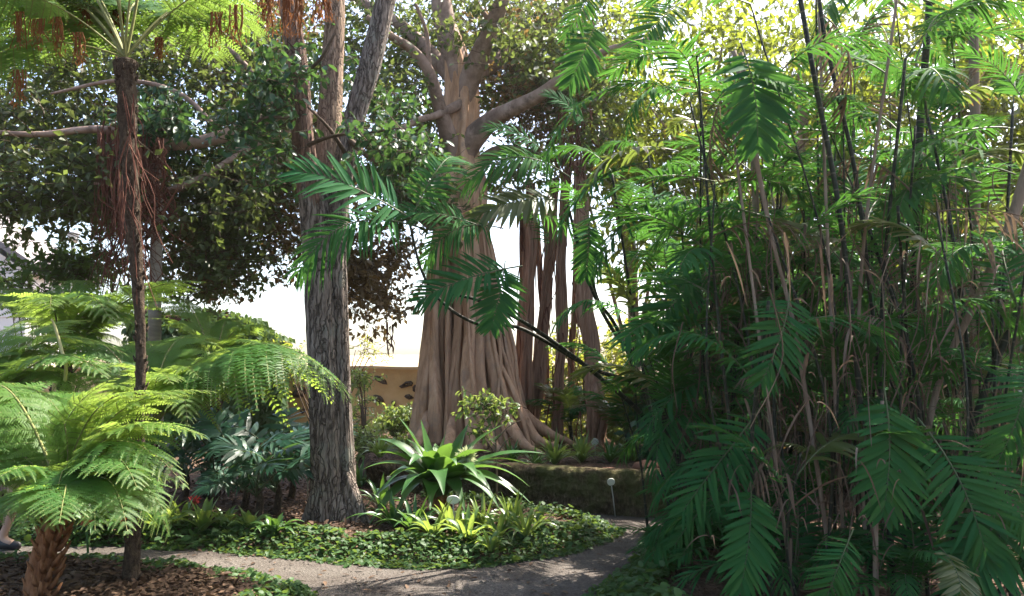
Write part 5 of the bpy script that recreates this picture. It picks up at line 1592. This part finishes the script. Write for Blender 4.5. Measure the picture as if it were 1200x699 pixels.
# ------------------------------------------------------------------ trees beyond the thicket
def back_tree(lab, ell, trunk, mt, leaf=.2, ntw=10, nlf=7, tpl=LEAF4, rad=.5, tw=.6, wide=.8):
    C = pblobs(ell)
    b0 = at(*trunk[0][:3])
    b0[2] = 0
    th = thing('background_tree', b0, lab, 'tree', 'trees beyond the palm thicket')
    mb = MB()
    P0 = np.array([b0] + [at(*t[:3]) for t in trunk])
    R0 = np.array([trunk[0][3]] + [t[3] for t in trunk]) * .5 / F * trunk[0][2]
    S_ = sm(np.c_[P0, R0], 40)
    tube(mb, S_[:, :3], np.maximum(S_[:, 3], .02), 14, disp=lambda t, L: 1 + .1 * fbm(np.stack([np.cos(t) * 2, np.sin(t) * 2, L], -1), 3))
    for q in range(9):
        c = C[(q * 5) % len(C)]
        s0 = S_[rng.integers(16, 38), :3]
        tube(mb, sm([s0, (s0 + c) / 2 + rng.normal(size=3) * .15, c], 14), np.linspace(.045, .012, 14), 6)
    obj('trunk', mb, M['limb_bark'], th)
    obj('crown', crown(C, rad, ntw, nlf, leaf, tpl, tw, wide=wide, droop=.5), [M[mt], M['wood_twig']], th)


back_tree('sunlit yellow green tree right of the fig crown', [(690, 70, 60, 90, 13, 17, 40), (740, 180, 60, 60, 13, 16, 26)], [(745, 480, 15, 14), (740, 300, 15, 12), (730, 150, 15, 10)], 'backlit_leaf')
back_tree('backlit tree above the path side of the thicket', [(810, 90, 80, 110, 12, 16, 60), (800, 260, 70, 80, 12, 15, 40)], [(830, 480, 14, 16), (832, 300, 14, 13), (826, 120, 14, 10)], 'backlit_leaf')
back_tree('backlit tree behind the dark ringed canes', [(940, 100, 90, 110, 12, 16, 60), (930, 280, 80, 90, 11, 15, 46)], [(950, 480, 13, 16), (945, 280, 13, 13), (940, 100, 13, 10)], 'backlit_leaf')
back_tree('backlit tree with a brown trunk near the right border', [(1080, 90, 90, 110, 11.5, 15, 60), (1070, 280, 80, 100, 11, 14.5, 50)], [(1110, 480, 12.5, 18), (1112, 280, 12.5, 16), (1140, 60, 12.5, 13)], 'backlit_leaf')
back_tree('backlit tree cut by the right border', [(1200, 100, 80, 130, 11, 15, 50), (1190, 300, 70, 120, 11, 14, 46)], [(1215, 480, 12.5, 18), (1212, 280, 12.5, 16), (1205, 80, 12.5, 12)], 'backlit_leaf')
for x, d, lab in ((830, 11.5, 'dense dark shrub added to block light low behind the path side of the thicket'), (940, 11, 'dense dark shrub added to block light low behind the dark ringed canes'), (1050, 10.5, 'dense dark shrub added to block light low behind the pale leaning trunk'), (1165, 10.5, 'dense dark shrub added to block light low behind the right end of the thicket')):
    shrub('light_blocking_shrub', [(x, 430, 75, 95, d - 1, d + 1, 90), (x, 520, 70, 60, d - 1.4, d + .6, 50)], 'glossy_leaf', lab, .16, 10, 7, .35, .4, 'light blocking shrubs behind the thicket', LEAF4)  # added dense and dark leaved to stop light coming through the palms

# ------------------------------------------------------------------ the walker at the left edge
pf = gp(14, 642)
PX, PY = pf[0] - .06, pf[1] + .02
pr_ = thing('person', (PX, PY, .006), 'person in shorts and pale shirt walking on the path, mostly behind ferns', 'person')


def skin_obj(name, joints, edges, mat_, parent, sub=2, root=0):
    me = bpy.data.meshes.new(name)
    me.from_pydata([j[:3] for j in joints], edges, [])
    me.materials.append(mat_)
    o = bpy.data.objects.new(name, me)
    COL.objects.link(o)
    o.parent = parent
    md = o.modifiers.new('skin', 'SKIN')
    md.use_smooth_shade = True
    sv = me.skin_vertices[0].data if len(me.skin_vertices) else None
    if sv is None:
        return o
    for k, j in enumerate(joints):
        sv[k].radius = (j[3], j[4] if len(j) > 4 else j[3])
    sv[root].use_root = True
    s2 = o.modifiers.new('sub', 'SUBSURF')
    s2.levels = s2.render_levels = sub
    return o


# walks to the right (+X); left leg forward
J = [(0, 0, .93, .13, .15), (0, 0, 1.1, .11, .14), (0, 0, 1.28, .12, .165), (0, 0, 1.42, .1, .12), (.01, 0, 1.5, .055), (.03, 0, 1.58, .072), (.035, 0, 1.68, .085), (.03, 0, 1.74, .06),
     (.02, -.1, .86, .085), (.12, -.1, .49, .058), (.07, -.1, .30, .05), (.02, -.1, .09, .036), (.13, -.1, .04, .036, .042),
     (-.02, .1, .86, .085), (-.03, .1, .48, .058), (-.15, .1, .28, .05), (-.26, .1, .12, .036), (-.17, .1, .05, .036, .042),
     (0, -.2, 1.39, .055), (-.06, -.24, 1.12, .04), (.03, -.25, .88, .028), (.05, -.25, .82, .03, .02),
     (0, .2, 1.39, .055), (.05, .24, 1.12, .04), (.2, .24, .92, .028), (.25, .24, .87, .03, .02)]
E = [(0, 1), (1, 2), (2, 3), (3, 4), (4, 5), (5, 6), (6, 7), (0, 8), (8, 9), (9, 10), (10, 11), (11, 12), (0, 13), (13, 14), (14, 15), (15, 16), (16, 17), (3, 18), (18, 19), (19, 20), (20, 21), (3, 22), (22, 23), (23, 24), (24, 25)]
for h, sg in ((21, 1), (25, 1)):
    bx_, by_, bz_ = J[h][:3]
    for q, (oy, ln) in enumerate(((-.03, .06), (-.012, .075), (.008, .07), (.026, .055))):
        J.append((bx_ + .01, by_ + oy * .6, bz_ - .03, .009)); E.append((h, len(J) - 1))
        J.append((bx_ + .015, by_ + oy * .8, bz_ - .03 - ln * .55, .008)); E.append((len(J) - 2, len(J) - 1))
        J.append((bx_ + .028, by_ + oy * .8, bz_ - .03 - ln, .0065)); E.append((len(J) - 2, len(J) - 1))
    J.append((bx_ + .035, by_ - .01, bz_ - .01, .01)); E.append((h, len(J) - 1))
    J.append((bx_ + .05, by_ - .01, bz_ - .045, .008)); E.append((len(J) - 2, len(J) - 1))
skin_obj('body', J, E, M['skin'], pr_)
skin_obj('shirt', [(0, 0, .92, .15, .175), (0, 0, 1.1, .128, .158), (0, 0, 1.28, .138, .182), (0, 0, 1.43, .105, .13), (0, -.2, 1.40, .075), (-.05, -.235, 1.18, .062), (0, .2, 1.40, .075), (.03, .235, 1.18, .062)], [(0, 1), (1, 2), (2, 3), (3, 4), (4, 5), (3, 6), (6, 7)], M['shirt'], pr_)
skin_obj('shorts', [(0, 0, .95, .145, .17), (0, 0, .88, .14, .165), (.03, -.1, .76, .105), (.1, -.1, .56, .088), (-.02, .1, .76, .105), (-.03, .1, .56, .088)], [(0, 1), (1, 2), (2, 3), (1, 4), (4, 5)], M['shorts'], pr_)
for y_, x_, z_, tilt in ((-.1, .02, .0, 0), (.1, -.25, .05, .1)):
    skin_obj('shoe', [(x_ - .05, y_, z_ + .045, .042, .042), (x_ + .03, y_, z_ + .04, .042, .044), (x_ + .12, y_, z_ + .03, .032, .046), (x_ + .18, y_, z_ + .026, .024, .036)], [(0, 1), (1, 2), (2, 3)], M['shoe'], pr_, root=1)
skin_obj('hair', [(-.02, 0, 1.62, .07), (-.02, 0, 1.71, .09), (.02, 0, 1.765, .07), (.08, 0, 1.755, .03)], [(0, 1), (1, 2), (2, 3)], M['hair'], pr_, root=1)
for sy in (-1, 1):
    mb = MB()
    c = np.array([PX + .108, PY + sy * .032, 1.67])
    mb.add(ICO * .013 + c, iq)
    obj('eye', mb, M['eye'], pr_)
    mb = MB()
    mb.add(ICO * np.array([.022, .01, .03]) + np.array([PX + .035, PY + sy * .088, 1.655]), iq)
    obj('ear', mb, M['skin'], pr_)
mb = MB()
mb.add(ICO * np.array([.018, .014, .028]) + np.array([PX + .122, PY, 1.635]), iq)
obj('nose', mb, M['skin'], pr_)
mb = MB()
mb.add(ICO * np.array([.01, .026, .007]) + np.array([PX + .108, PY, 1.592]), iq)
obj('mouth', mb, M['lips'], pr_)

# ------------------------------------------------------------------ thin scattering volume added for the backlight glow behind the fig
mb = MB()
box(mb, (0, 14, 5.0), (90, 60, 12.4))
o = struct('glow_haze', mb, [], False)
o['kind'] = 'stuff'
hm, hn = newmat('glow_haze')
ho = hn.nodes.new('ShaderNodeOutputMaterial')
hv = hn.nodes.new('ShaderNodeVolumePrincipled')
hv.inputs['Color'].default_value = (1, .98, .95, 1)
hv.inputs['Density'].default_value = .0004
hv.inputs['Anisotropy'].default_value = .55
hn.links.new(hv.outputs[0], ho.inputs['Volume'])
o.data.materials.append(hm)
